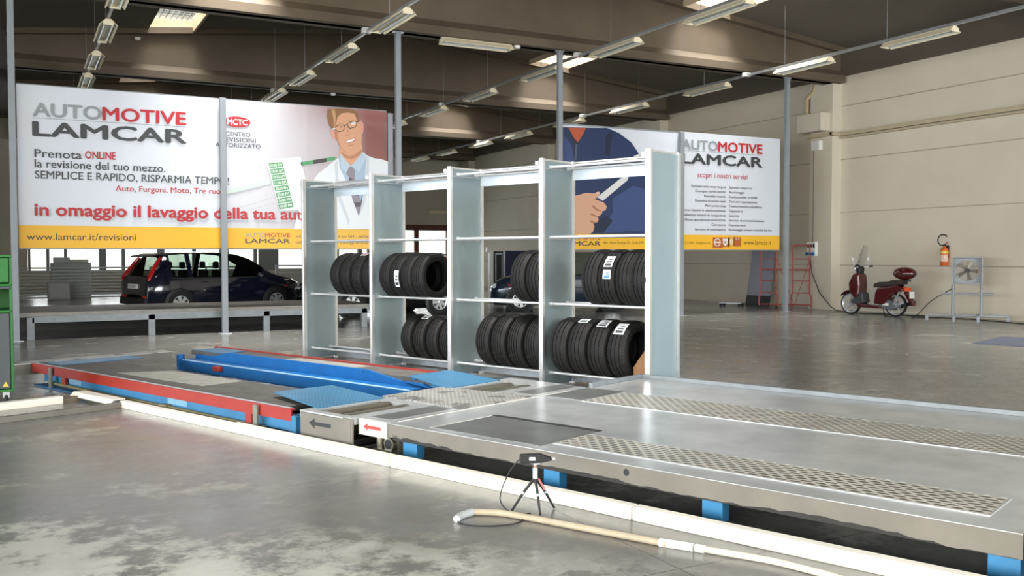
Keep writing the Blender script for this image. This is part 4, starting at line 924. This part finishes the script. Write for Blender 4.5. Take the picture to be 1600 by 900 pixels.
pp = thing('floor_pipe', 'beige plastic pipe lying along the floor in front of the kerb', 'pipe', (2.2, 4.8, 0))
P0 = [(2.29, 4.84), (2.37, 4.79), (2.47, 4.68), (2.70, 4.25), (2.92, 3.83)]
g = MB((2.2, 4.8, 0)); g.tube(spline([(x, y, 0.02) for x, y in P0]), 0.0185, 14); g.build('pipe', mat('beige_plastic_pipe', 'ada089', 0.5, var=0.1, scale=12), pp)
g = MB((2.2, 4.8, 0)); g.tube(spline([(2.15, 4.75, 0.02), (2.20, 4.80, 0.02), (2.29, 4.84, 0.02)]), 0.021, 14); g.build('elbow', mat('pale_grey_plastic', 'b9bdbd', 0.4), pp)
g = MB((2.2, 4.8, 0)); g.tube([(2.90, 3.87, 0.02), (3.0, 3.72, 0.02)], 0.022, 14); g.build('coupling', M_white, pp)
g = MB((2.2, 4.8, 0)); g.tube([(3.005, 3.71, 0.02), (3.03, 3.67, 0.02)], 0.021, 14); g.build('coupling', M_white, pp)
g = MB((2.2, 4.8, 0)); g.tube(spline([(3.02, 3.69, 0.02), (3.14, 3.5, 0.018), (3.215, 3.36, 0.018), (3.26, 3.22, 0.018), (3.30, 3.07, 0.018), (3.33, 2.8, 0.018)]), [0.017]*40+[0.015], 12); g.build('white_hose', mat('off_white_hose', 'd5cfc0', 0.45, var=0.05), pp)

# ------------------------------------------------------------------ green service cabinet
gc = thing('service_cabinet', 'green service cabinet with a dark grey door at the left edge', 'cabinet', (-0.45, 10.62, 0))
g = MB(); g.box(-0.42, 0.38, 0, 0.62, 0.14, 0.165); g.box(-0.42, 0.38, 0, 0.62, 0.935, 0.96); g.box(-0.42, 0.38, 0.0, 0.62, 1.20, 1.225); g.box(-0.42, 0.38, 0, 0.62, 1.49, 1.515)
g.box(0.355, 0.38, 0, 0.62, 0.165, 1.49); g.box(-0.42, -0.395, 0, 0.62, 0.165, 1.49); g.box(-0.395, 0.355, 0.59, 0.62, 0.165, 1.49); g.build('body', M_green, gc, bevel=0.006)
g = MB(); g.box(-0.39, 0.35, -0.012, 0.0, 0.175, 0.93); g.build('door', M_charcoal, gc, bevel=0.004)
g = MB(); g.box(-0.39, 0.35, -0.012, 0.0, 1.24, 1.485); g.build('upper_drawer', M_green, gc, bevel=0.004)
g = MB(); g.box(-0.40, 0.36, -0.03, 0.3, 1.175, 1.20); g.build('tray', M_charcoal, gc, bevel=0.004)
g = MB(); g.prism([(0.28, 0.195), (0.335, 0.195), (0.3075, 0.245)], -0.0135, -0.012, 'y'); g.build('warning_triangle', mat('warning_yellow', 'e8b23a', 0.5, var=0), gc)
for x in (-0.34, 0.31):
    for y in (0.07, 0.55):
        c_ = MB().lathe([(0.0, -0.018), (0.05, -0.018), (0.058, 0), (0.05, 0.018), (0, 0.018)], 18, Matrix.Translation((x, y, 0.058)) @ Matrix.Rotation(PI/2, 4, 'Y')).build('castor_wheel', M_rubber, gc)
        MB().box(x-0.03, x+0.03, y-0.03, y+0.03, 0.075, 0.14).build('castor_fork', M_galv, gc)
bm = thing('black_monitor', 'black screen standing on top of the green cabinet at the left edge', 'monitor', (-0.62, 10.9, 1.515))
MB().box(-0.22, 0.36, -0.03, 0.03, 0.10, 0.62).build('screen', M_black, bm, bevel=0.015)
MB().box(0.02, 0.12, -0.02, 0.02, 0.01, 0.12).build('neck', M_black, bm); MB().box(-0.1, 0.24, -0.1, 0.1, 0, 0.015).build('foot', M_black, bm)
# ------------------------------------------------------------------ cars
M_navy = mat('dark_navy_car_paint', '12162a', 0.16, 0.2, var=0.03, coat=0.8)
M_slate = mat('blue_grey_car_paint', '22303f', 0.2, 0.3, var=0.03, coat=0.8)
M_blackpaint = mat('black_car_paint', '141417', 0.18, 0.1, var=0.03, coat=0.8)
M_taillight = mat('red_tail_lamp', 'c01f22', 0.15, var=0.05, coat=0.6); M_headlamp = mat('clear_head_lamp', 'd9e0e4', 0.1, 0.6, var=0.02)
M_hub = mat('silver_hub', 'd4d8da', 0.3, 0.6, var=0.03); M_seat = mat('dark_seat_fabric', '26272a', 0.8, var=0.1)
def make_car(label, loc, rz, paint, L=4.33, W=0.90, group='parked cars behind the billboards'):
    """forward = +x, rear axle near x=0.78; origin on the floor under the rear axle"""
    t = thing('car', label, 'car', loc, rz, group); s = L/4.33; xo = 0.80*s
    # x, roof z, belt z, half width at belt, half width at roof
    ST = [(0.00, .55, .52, .70, .60), (0.02, .86, .84, .80, .62), (0.07, 1.00, .97, .82, .64), (0.20, 1.20, 1.00, .86, .64), (0.40, 1.47, 1.00, .875, .63), (0.50, 1.53, 1.00, .88, .63), (0.62, 1.555, .99, .885, .63), (1.02, 1.585, .97, .89, .64), (1.14, 1.59, .965, .89, .64),
          (1.95, 1.595, .95, .895, .64), (2.07, 1.59, .945, .895, .64), (2.50, 1.55, .94, .895, .63), (2.80, 1.455, .94, .895, .63), (3.10, 1.28, .94, .89, .66), (3.42, 1.07, .935, .88, .70), (3.60, .985, .92, .87, .72), (3.95, .90, .86, .84, .70), (4.18, .79, .76, .77, .62), (4.29, .66, .63, .68, .55), (4.33, .50, .48, .55, .45)]
    rows = []
    for x, zr, zb, wb, wr_ in ST:
        zs = .17 if 0.1 < x < 4.2 else .30
        zm = zs+(zb-zs)*0.55
        rows.append([(x*s-xo, w*W/0.895, z) for w, z in ((0, zs), (wb*.93, zs), (wb*.985, zs+.10), (wb+.012, zm), (wb, zb), ((wb+wr_)/2*0.985, (zb+zr)/2+0.02), (wr_, zr-.035), (wr_*.6, zr), (0, zr+.012))])
    n = 9; body = MB(); gl = MB()
    side = {6: 1, 8: 1, 10: 1, 11: 1, 12: 1}
    for i in range(len(rows)-1):
        for j in range(n-1):
            for sg in (1, -1):
                q = [rows[i][j], rows[i+1][j], rows[i+1][j+1], rows[i][j+1]]
                q = [(x, y*sg, z) for x, y, z in q]
                if sg > 0: q = q[::-1]
                isg = (j in (4, 5) and i in side) or (j in (6, 7) and i in (12, 13)) or (j in (5, 6, 7) and i in (2, 3)) or (j in (5,) and i in (13,) and False)
                (gl if isg else body).add(q, [(0, 1, 2, 3)], True)
    b = body.build('body', paint, t, sharp=60); b.modifiers.new('weld', 'WELD').merge_threshold = 0.001
    gl.build('windows', M_carglass, t)
    for sg in (1, -1):
        g = MB(); yb = 0.885*W/0.895
        g.box(0.62*s-xo, 2.95*s-xo, sg*yb-0.012, sg*yb+0.012, .945, .965); g.build('window_trim', M_black, t)
        for x in (1.45, 2.5):
            g = MB(); g.box(x*s-xo-.09, x*s-xo+.09, sg*(yb+.018)-0.012, sg*(yb+.018)+.012, .84, .865); g.build('door_handle', M_black, t, bevel=.006)
        g = MB(); g.sphere((2.93*s-xo, sg*(yb+.12), 1.0), 0.1, 12, 8, (0.8, 1.0, 0.75)); g.build('door_mirror', paint, t)
    for x in (0.80, 3.44):
        for sg in (1, -1):
            y = sg*0.885*W/0.895; X = x*s-xo
            R = Matrix.Translation((X, y, 0.32)) @ Matrix.Rotation(-sg*PI/2, 4, 'X')
            g = MB(); g.lathe([(0, -.03), (.385, -.03), (.395, .012), (.37, .022), (0.0, .022)], 32, R); g.build('wheel_arch', M_black, t)
            w = MB().lathe([(.20, .028), (.25, .05), (.30, .045), (.32, .02), (.32, -.12), (.20, -.12)], 32, R).build('wheel', M_rubber, t)
            MB().lathe([(0, .03), (.19, .03), (.205, .042), (.205, .02)], 28, R).build('rim', M_hub if False else mat('dark_rim_gap', '3a3c3e', .5, .3), w)
            g = MB()
            for k in range(7):
                a = 2*PI*k/7; M2 = R @ Matrix.Rotation(a, 4, 'Z'); g.prism([(.03, -.03), (.195, -.042), (.195, .042), (.03, .03)], .03, .05, 'z', M2)
            g.lathe([(0, .058), (.045, .052), (.05, .03)], 16, R); g.lathe([(.185, .045), (.205, .05), (.212, .03)], 28, R); g.build('hub_cap', M_hub, w)
    for sg in (1, -1):
        g = MB(); g.tube([(x-xo, sg*y*W/.9, z) for x, y, z in ((.05, .80, .90), (.09, .79, .98), (.19, .735, 1.13), (.32, .675, 1.33), (.43, .645, 1.47))], [.035, .06, .055, .05, .035], 10); g.build('tail_lamp', M_taillight, t)
        g = MB(); g.box(-xo-.012, -xo+.06, sg*.55, sg*.76, .46, .53); g.build('reflector', M_taillight, t, bevel=.006)
        g = MB(); g.prism([(3.82, .72), (4.25, .62), (4.27, .70), (4.05, .84), (3.86, .86)], sg*.5, sg*.79, 'y', Matrix.Translation(((L-4.33)-xo, 0, 0))); g.build('head_lamp', M_headlamp, t, bevel=.01)
        g = MB(); g.box(3.70*s-xo, 3.80*s-xo, sg*.86, sg*.875, .70, .73); g.build('side_indicator', M_taillight, t)
    g = MB(); g.box(-xo-.03, -xo+.05, -.26, .26, .70, .81); pl = g.build('number_plate', M_white, t); g = MB(); text_into(g, 'DZ 072 NW', 0, .72, .065, .42, 'c', 0, T=lambda x, z: (-xo-.032, -x, z)); g.build('plate_lettering', [M_ink], pl)
    g = MB(); g.prism([(0.0-.05, .30), (0.10, .30), (.10, .48), (-.03, .48)], -.78, .78, 'y', Matrix.Translation((-xo, 0, 0))); g.build('rear_bumper', mat('dark_bumper', '1b1c1f', .5), t, bevel=.02)
    g = MB(); g.prism([(.18, 1.48), (.50, 1.54), (.50, 1.57), (.19, 1.51)], -.6, .6, 'y', Matrix.Translation((-xo, 0, 0))); g.build('roof_spoiler', paint, t, bevel=.008)
    for x in (1.15, 2.05):
        for y in (-.38, .38):
            st_ = MB(); st_.box(x*s-xo-.09, x*s-xo+.02, y-.22, y+.22, .55, 1.15); seat = st_.build('seat', M_seat, t, bevel=.05)
            g = MB(); g.box(x*s-xo-.10, x*s-xo-.02, y-.13, y+.13, 1.18, 1.36); g.build('headrest', M_seat, seat, bevel=.04)
    g = MB(); g.box(.5-xo, 3.3*s-xo, -.75, .75, .35, .60); g.build('cabin_floor', M_seat, t)
    return t
make_car('dark navy five door car showing its rear and right side beyond the galvanised stage', (3.25, 25.05, 0), math.radians(90-74), M_navy)
make_car('black car with one red rear reflector visible between the tyre shelves', (9.4, 22.95, 0), math.radians(187), M_blackpaint, 4.0)
make_car('blue grey car with clear head lamp seen through the right half of the rack', (14.45, 21.6, 0), math.radians(151), M_slate, 4.05)

# ------------------------------------------------------------------ slatted screens and machines before the far windows
M_slat = mat('grey_slat', 'bfc3c1', .5, .1, var=.05)
def screen(x0, x1, y, label, n=10, top=1.12):
    t = thing('slatted_screen', label, 'screen', (x0, y, 0), 0, 'slatted screens before the far windows')
    g = MB((x0, y, 0))
    for k in range(n): z = .05+(top-.08)*k/(n-1); g.box(x0, x1, y-.012, y+.012, z-.03, z+.03)
    g.build('slats', M_slat, t)
    x = x0+0.03
    while x < x1+.01:
        g = MB((x0, y, 0)); g.box(x-.03, x+.03, y+.013, y+.05, 0, top); g.build('post', M_slat, t); x += (x1-x0-.06)/2
screen(-.35, 3.55, 36.4, 'grey slatted screen at the left under the web address strip')
screen(4.2, 8.2, 36.4, 'pale slatted screen mostly hidden behind the navy car'); screen(8.8, 13.2, 36.4, 'pale slatted screen ahead of the navy car bonnet', 9, 1.15)
mc = thing('grey_machine', 'grey stepped machine housing standing behind the left slatted screen', 'machine', (1.65, 37.2, 0))
MB().box(-.68, .64, -.3, .3, 0, 1.26).build('housing', mat('pale_grey_machine', 'b4b9b6', .6, var=.05), mc, bevel=.02)
MB().box(-.58, -.05, -.25, .25, 1.26, 1.46).build('top_step', M_slat, mc, bevel=.02); MB().box(-.05, .56, -.25, .25, 1.26, 1.38).build('top_step', M_slat, mc, bevel=.02)
m2 = thing('grey_cabinet', 'small pale grey cabinet in front of the left slatted screen', 'cabinet', (1.17, 35.6, 0))
MB().box(-.34, .34, -.25, .25, .0, .60).build('body', mat('pale_grey_machine', 'a0a5a2'), m2, bevel=.015); MB().box(-.30, .30, -.262, -.25, .06, .56).build('door', M_slat, m2, bevel=.008)
kk = thing('test_terminal', 'tall black and white test terminal left of the navy cabinet', 'machine', (13.55, 26.85, 0), -.2)
MB().box(-.22, -.10, -.12, .12, 0.05, 1.64).build('white_column', M_white, kk, bevel=.01); MB().box(-.08, .24, -.12, .2, 0.05, 1.64).build('black_cabinet', M_black, kk, bevel=.01)
MB().box(-.04, .2, -.14, -.12, .62, 1.58).build('screen_frame', M_galv, kk, bevel=.01); MB().box(-.01, .17, -.145, -.14, .68, 1.54).build('screen', M_black, kk)
MB().box(-.06, .2, -.16, -.12, .18, .56).build('printer_tray', M_charcoal, kk, bevel=.01); MB().box(-.24, .26, -.15, .22, 0, .05).build('base', M_black, kk)
MB().box(-.3, -.22, -.1, .1, 1.72-.12, 1.78).build('lamp_head', M_white, kk, bevel=.01)
nc = thing('navy_cabinet', 'plain dark navy cabinet standing beside the test terminal', 'cabinet', (14.25, 26.7, 0), -.2)
MB().box(-.42, .5, -.12, .25, .06, 1.66).build('body', mat('navy_panel', '141b3e', .4, var=.04), nc, bevel=.01); MB().box(-.38, .46, -.08, .22, 0, .06).build('plinth', M_black, nc)
cl = thing('wall_clipboard', 'pale blue clipboard on a slim stand left of the test terminal', 'clipboard', (13.05, 27.0, 0), -.2)
MB().box(-.09, .09, -.01, .01, 1.12, 1.42).build('board', mat('pale_cyan_sheet', 'a9d3d8', .5, var=.03), cl, bevel=.004); MB().box(-.02, .02, .012, .04, 0, 1.4).build('stand', M_black, cl); MB().box(-.12, .12, -.1, .1, 0, .02).build('foot', M_black, cl)

# ------------------------------------------------------------------ scooter by the right wall
M_scoot = mat('dark_red_scooter_paint', '4c0e12', .2, .15, var=.04, coat=.7); M_seatb = mat('dark_brown_saddle', '2d2220', .6, var=.08)
hd = math.atan2(16.98-15.74, 18.72-18.88)
sc = thing('scooter', 'dark red scooter with a top box and clear windscreen parked by the right wall', 'scooter', (18.87, 15.74, 0), hd)
def side(mb, pts, w, wt=None):
    wt = wt or w; mb.prism(pts, -w, w, 'y'); return mb
for x, nm, r in ((1.255, 'front_wheel', .285), (0.0, 'rear_wheel', .285)):
    R = Matrix.Translation((x, 0, r)) @ Matrix.Rotation(PI/2, 4, 'X')
    w = MB().lathe([(r-.05, -.03), (r-.012, -.04), (r, 0), (r-.012, .04), (r-.05, .03), (r-.06, 0), (r-.05, -.03)], 40, R).build(nm, M_rubber, sc)
    g = MB(); g.lathe([(r-.055, -.03), (r-.045, -.032), (r-.045, .032), (r-.055, .03), (r-.075, 0), (r-.055, -.03)], 40, R); g.lathe([(0, -.04), (.05, -.04), (.055, 0), (.05, .04), (0, .04)], 16, R)
    for k in range(5):
        a = 2*PI*k/5+.3; g.prism([(.04, -.014), (r-.06, -.02), (r-.06, .02), (.04, .014)], -.018, .018, 'z', R @ Matrix.Rotation(a, 4, 'Z'))
    g.build('wheel_rim', M_hub, w)
    g = MB(); g.lathe([(.07, .045), (.10, .045), (.10, .05), (.07, .05), (.07, .045)], 24, R); g.build('brake_disc', M_galv, w)
# front mudguard: an arc over the wheel
g = MB(); rings = []
for k in range(13):
    a = math.radians(35+k*9.5); rr = .325
    c, s_ = math.cos(a), math.sin(a); rings.append([(1.255+(rr-d)*c+.02, y, .285+(rr-d)*s_+.02) for y, d in ((-.065, .06), (-.06, .015), (-.03, 0), (.03, 0), (.06, .015), (.065, .06))])
g.loft(rings, closed=False); o = g.build('front_mudguard', M_scoot, sc); o.modifiers.new('t', 'SOLIDIFY').thickness = .008
for y in (-.07, .07): MB().cyl((1.255, y, .285), (1.12, y, .62), .018, 10).build('fork', M_galv, sc)
g = MB(); side(g, [(1.20, .58), (1.22, .80), (1.10, 1.02), (1.00, 1.07), (.93, 1.0), (.90, .75), (.93, .50), (1.02, .42), (1.08, .44)], .19); g.build('leg_shield', M_scoot, sc, bevel=.05, seg=4)
g = MB(); side(g, [(1.06, .50), (.93, .60), (.84, .55), (.80, .32), (.98, .26), (1.18, .30)], .15); g.build('lower_shield', mat('dark_grey_plastic', '3a3c3f', .5), sc, bevel=.03)
g = MB(); side(g, [(1.02, .30), (.35, .26), (.35, .19), (.98, .20)], .16); g.build('foot_board', M_scoot, sc, bevel=.02)
g = MB(); side(g, [(1.05, 1.02), (.95, 1.02), (.93, 1.20), (1.0, 1.24), (1.08, 1.18)], .10); g.build('steering_head', M_black, sc, bevel=.03)
g = MB(); g.tube(spline([(.93, -.34, 1.22), (.98, -.18, 1.20), (1.02, 0, 1.20), (.98, .18, 1.20), (.93, .34, 1.22)], 5), .016, 10); hb = g.build('handlebar', M_chrome, sc)
for y in (-.28, .28): MB().cyl((.94, y, 1.218), (.90, y*1.32, 1.226), .022, 10).build('grip', M_rubber, hb)
g = MB(); g.sphere((1.10, 0, 1.17), .085, 16, 10, (.7, 1.1, 1)); g.build('headlamp', M_chrome, sc)
for y in (-.27, .27):
    g = MB(); g.tube([(.97, y, 1.22), (.99, y*1.2, 1.36)], .007, 8); mr = g.build('mirror_stalk', M_chrome, sc)
    MB().sphere((.99, y*1.2, 1.40), .055, 14, 8, (.35, 1.1, .9)).build('mirror', M_chrome, mr)
g = MB(); rings = []
for k in range(7):
    t_ = k/6; rings.append([(1.08-.22*t_+.04*t_*t_-.05*abs(a_)/.2, a_*(1-.55*t_**2), 1.20+.55*t_) for a_ in (-.2, -.13, -.05, .05, .13, .2)])
g.loft(rings, closed=False); o = g.build('windscreen', glass('clear_screen', 'eef2f2', .02), sc)
g = MB(); side(g, [(.52, .30), (.48, .58), (.42, .70), (-.10, .78), (-.26, .72), (-.30, .64), (-.05, .60), (.10, .48), (.24, .30)], .17); g.build('rear_body', M_scoot, sc, bevel=.05, seg=4)
g = MB(); side(g, [(.55, .70), (.53, .80), (.40, .84), (.15, .85), (.05, .90), (-.22, .88), (-.24, .80), (.10, .74)], .15); g.build('saddle', M_seatb, sc, bevel=.035, seg=3)
g = MB(); g.sphere((-.22, 0, 1.06), .2, 24, 14, (1.45, .98, .80)); g.build('top_box', M_scoot, sc)
g = MB(); g.lathe([(.291, -.012), (.294, 0), (.291, .012)], 32, Matrix.Translation((-.22, 0, 1.04)) @ Matrix.Diagonal((1.0, .68, 1, 1))); g.build('top_box_seam', M_black, sc)
g = MB(); side(g, [(.02, .86), (-.34, .86), (-.34, .90), (.02, .90)], .08); g.build('luggage_rack', M_black, sc)
g = MB(); side(g, [(-.20, .74), (-.34, .72), (-.34, .62), (-.20, .64)], .11); g.build('tail_lamp', mat('orange_red_lamp', 'd8542a', .2, var=.05), sc, bevel=.02)
g = MB(); side(g, [(-.24, .62), (-.30, .62), (-.50, .30), (-.44, .28), (-.30, .48)], .08); g.build('rear_mudguard', M_scoot, sc, bevel=.02)
g = MB(); g.box(-.425, -.405, -.09, .09, .46, .62); g.build('number_plate', M_white, sc)
g = MB(); side(g, [(.42, .22), (.42, .36), (.20, .42), (-.06, .36), (-.08, .22), (.10, .16)], .10); g.build('engine_case', mat('grey_engine_case', '74787b', .45, .4), sc, bevel=.03)
MB().box(.14, .30, .101, .104, .27, .33).build('engine_badge', M_white, sc)
g = MB(); g.tube(spline([(.35, -.12, .18), (.1, -.15, .20), (-.12, -.16, .28), (-.40, -.16, .36)], 5), .045, 12); g.build('exhaust', M_black, sc)
MB().cyl((0, .11, .30), (-.16, .13, .62), .022, 10).build('shock_absorber', M_galv, sc)
g = MB()
for y in (-.12, .12): g.tube([(.30, y*.7, .24), (.22, y, .012), (.12, y, .012)], .012, 8)
g.build('centre_stand', M_black, sc)

# ------------------------------------------------------------------ extinguisher
ex = thing('fire_extinguisher', 'orange red fire extinguisher hanging on the right wall', 'fire extinguisher', (19.96, 15.25, 1.24))
M_ext = mat('orange_red_extinguisher', 'd0622a', .35, var=.05)
g = MB(); g.lathe([(0, 0), (.085, 0), (.095, .015), (.095, .37), (.08, .42), (.035, .455), (.03, .48), (0, .48)], 24); g.build('cylinder', M_ext, ex)
g = MB(); g.lathe([(.0955, .30), (.0962, .30), (.0962, .36), (.0955, .36)], 24); g.build('yellow_band', mat('yellow_label', 'e2c44a', .5, var=.1, scale=40), ex)
g = MB(); g.lathe([(.0955, .10), (.0962, .10), (.0962, .27), (.0955, .27)], 12, None, PI*.75, PI*1.5); g.build('white_label', mat('printed_white_label', 'dcc0a8', .5, var=.35, scale=50), ex)
MB().box(-.02, .02, -.035, .035, .48, .52).build('valve', M_black, ex, bevel=.006); MB().tube([(0, 0, .52), (0, -.1, .58)], .012, 8).build('lever', mat('red_lever', 'a8322c', .4), ex)
g = MB(); g.tube(spline([(0, .03, .50), (0, .10, .50), (0, .18, .58), (0, .17, .70), (0, .08, .76), (0, -.03, .74), (0, -.06, .70)], 6), .013, 10); g.build('hose', M_black, ex)
MB().box(.096, .14, -.03, .03, .2, .5).build('wall_bracket', M_black, ex)

# ------------------------------------------------------------------ fan on a wheeled steel stand
fa = thing('workshop_fan', 'grey square caged fan on a tall tubular stand near the right wall', 'fan', (19.05, 13.95, 0), math.atan2(-.807, .59))
M_fan = mat('grey_fan_paint', '8d9296', .5, .2, var=.06)
g = MB()
for q in ((-.31, .31, .84, .87), (-.31, .31, 1.43, 1.46), (-.31, -.28, .87, 1.43), (.28, .31, .87, 1.43)): g.box(q[0], q[1], -.09, .09, q[2], q[3])
g.build('housing', M_fan, fa, bevel=.008)
n_ = 40; g = MB(); cz = 1.15
out = [(-.28, .87), (.28, .87), (.28, 1.43), (-.28, 1.43)]
ring = [(.235*math.cos(2*PI*i/n_), cz+.235*math.sin(2*PI*i/n_)) for i in range(n_)]
sq = []
for i in range(n_):
    c, s_ = math.cos(2*PI*i/n_), math.sin(2*PI*i/n_); k_ = .28/max(abs(c), abs(s_)); sq.append((k_*c, cz+k_*s_))
for i in range(n_):
    j = (i+1) % n_; g.add([(ring[i][0], .08, ring[i][1]), (ring[j][0], .08, ring[j][1]), (sq[j][0], .08, sq[j][1]), (sq[i][0], .08, sq[i][1])], [(0, 1, 2, 3)])
g.build('face_plate', M_fan, fa).modifiers.new('t', 'SOLIDIFY').thickness = .01
for k in range(5):
    a = 2*PI*k/5; g = MB(); M2 = Matrix.Translation((0, 0, cz)) @ Matrix.Rotation(a, 4, 'Y') @ Matrix.Rotation(.5, 4, 'X')
    g.prism([(.03, -.03), (.21, -.07), (.225, .03), (.04, .03)], -.004, .004, 'y', M2); g.build('blade', mat('bronze_grey_blade', '8c8478', .4, .4), fa)
MB().cyl((0, -.04, cz), (0, .05, cz), .05, 16).build('motor_hub', M_black, fa)
g = MB()
for r in (.06, .10, .14, .18, .22, .235): g.tube([(r*math.cos(2*PI*i/28), .095, cz+r*math.sin(2*PI*i/28)) for i in range(28)], .003, 5, True)
for k in range(8): a = 2*PI*k/8; g.cyl((.03*math.cos(a), .097, cz+.03*math.sin(a)), (.24*math.cos(a), .097, cz+.24*math.sin(a)), .003, 5)
g.build('wire_guard', M_fan, fa)
for x in (-.29, .29): MB().cyl((x, 0, .14), (x, 0, .84), .03, 12).build('upright', M_fan, fa)
g = MB(); g.cyl((-.53, 0, .62), (.53, 0, .62), .022, 12); g.build('cross_bar', M_fan, fa)
for x in (-.29, .29): MB().sphere((x, .02, .74), .04, 10, 8).build('pivot_knob', mat('rusty_knob', '8a6a58', .5), fa)
g = MB(); g.box(-.85, .85, -.03, .03, .10, .15); g.box(-.29, -.23, -.4, .45, .09, .14); g.box(.20, .26, -.4, .55, .09, .14); g.build('base_frame', M_fan, fa, bevel=.006)
for (x, y) in ((-.83, 0), (.83, 0), (.23, .52), (-.26, .42), (.23, -.38), (-.26, -.38)): MB().box(x-.03, x+.03, y-.03, y+.03, 0, .10).build('foot', M_fan, fa)
g = MB(); g.tube(spline([(18.85, 14.2, .72), (18.7, 14.6, .45), (18.75, 15.0, .12), (18.9, 15.3, .012), (19.3, 15.0, .012), (19.5, 14.3, .012), (19.4, 13.4, .012), (19.2, 12.4, .012), (19.6, 11.2, .012)]), .010, 8); tag(g.build('fan_cable', M_black), 'black cable trailing from the fan across the floor', 'cable')

# ------------------------------------------------------------------ red scaffold, leaning board, dolly, floor mat
M_scaf = mat('worn_red_scaffold', 'ad4a44', .5, var=.2, scale=12)
sA, sB = Vector((18.86, 20.45, 0)), Vector((19.60, 19.28, 0)); dd = sB-sA; hA = math.atan2(dd.y, dd.x); LS = dd.length
sf = thing('scaffold_tower', 'narrow red tubular scaffold standing against the wall pillar', 'scaffold', sA, hA)
def fr_(x0, x1):
    for x, s_ in ((x0, -1), (x1, 1)):
        g = MB(); g.tube([(x, 0, 1.78), (x, 0, .44), (x+s_*.05, 0, .30), (x+s_*.05, 0, .02)], .02, 10); g.build('frame_post', M_scaf, sf)
    for z in (1.40, 1.10, .78, .44): MB().cyl((x0, 0, z), (x1, 0, z), .014, 8).build('rung', M_scaf, sf)
fr_(.02, .45); fr_(.92, LS)
for z in (1.09, .10): MB().cyl((.02, .05, z), (LS, .05, z), .018, 8).build('brace', M_scaf, sf)
MB().cyl((.92, 0, 1.78), (LS, 0, 1.78), .02, 8).build('top_bar', M_scaf, sf)
for a_, b_ in (((.47, 1.38), (.95, .12)), ((LS-.03, 1.32), (.97, .10))): MB().cyl((a_[0], .03, a_[1]), (b_[0], .03, b_[1]), .009, 8).build('diagonal', M_scaf, sf)
for x in (.0, .5): MB().sphere((x-.03, 0, .04), .04, 10, 8).build('foot', M_rubber, sf)
g = MB(); g.tube([(.92, .03, .10), (.95, -.25, .08), (.98, -.3, .03)], .018, 8); g.build('outrigger', M_scaf, sf)
lb = thing('leaning_board', 'tall grey board with a black lower edge leaning on the right wall', 'board', (19.55, 21.3, 0))
g = MB(); Mx = Matrix.Translation((0.0, 0, 0)) @ Matrix.Rotation(math.radians(14), 4, 'Y'); g.prism([(-.45, .30), (.55, .30), (.72, 2.2), (-.2, 2.2)], -.015, .015, 'x', Mx); g.build('board', mat('grey_blue_board', '8b8e9a', .6, var=.05), lb)
g = MB(); g.prism([(-.47, 0.005), (.53, 0.005), (.55, .30), (-.45, .30)], -.016, .016, 'x', Mx); g.build('black_edge', M_black, lb)
dl = thing('floor_dolly', 'low grey dolly on small black castors beside the red scaffold', 'dolly', (18.7, 21.3, 0), hA)
MB().box(-.45, .2, -.2, .2, .085, .11).build('deck', M_galv, dl, bevel=.006)
for x in (-.4, .15):
    for y in (-.16, .16): MB().cyl((x, y-.02, .043), (x, y+.02, .043), .043, 12).build('castor', M_rubber, dl)
g = MB(); g.prism([(14.3, 10.35), (15.9, 10.9), (16.6, 8.6), (14.9, 8.0)], .0, .012, 'z'); tag(g.build('floor_mat', mat('blue_grey_mat', '5f6678', .7, var=.06)), 'dark blue grey mat on the open floor at the right edge', 'mat')
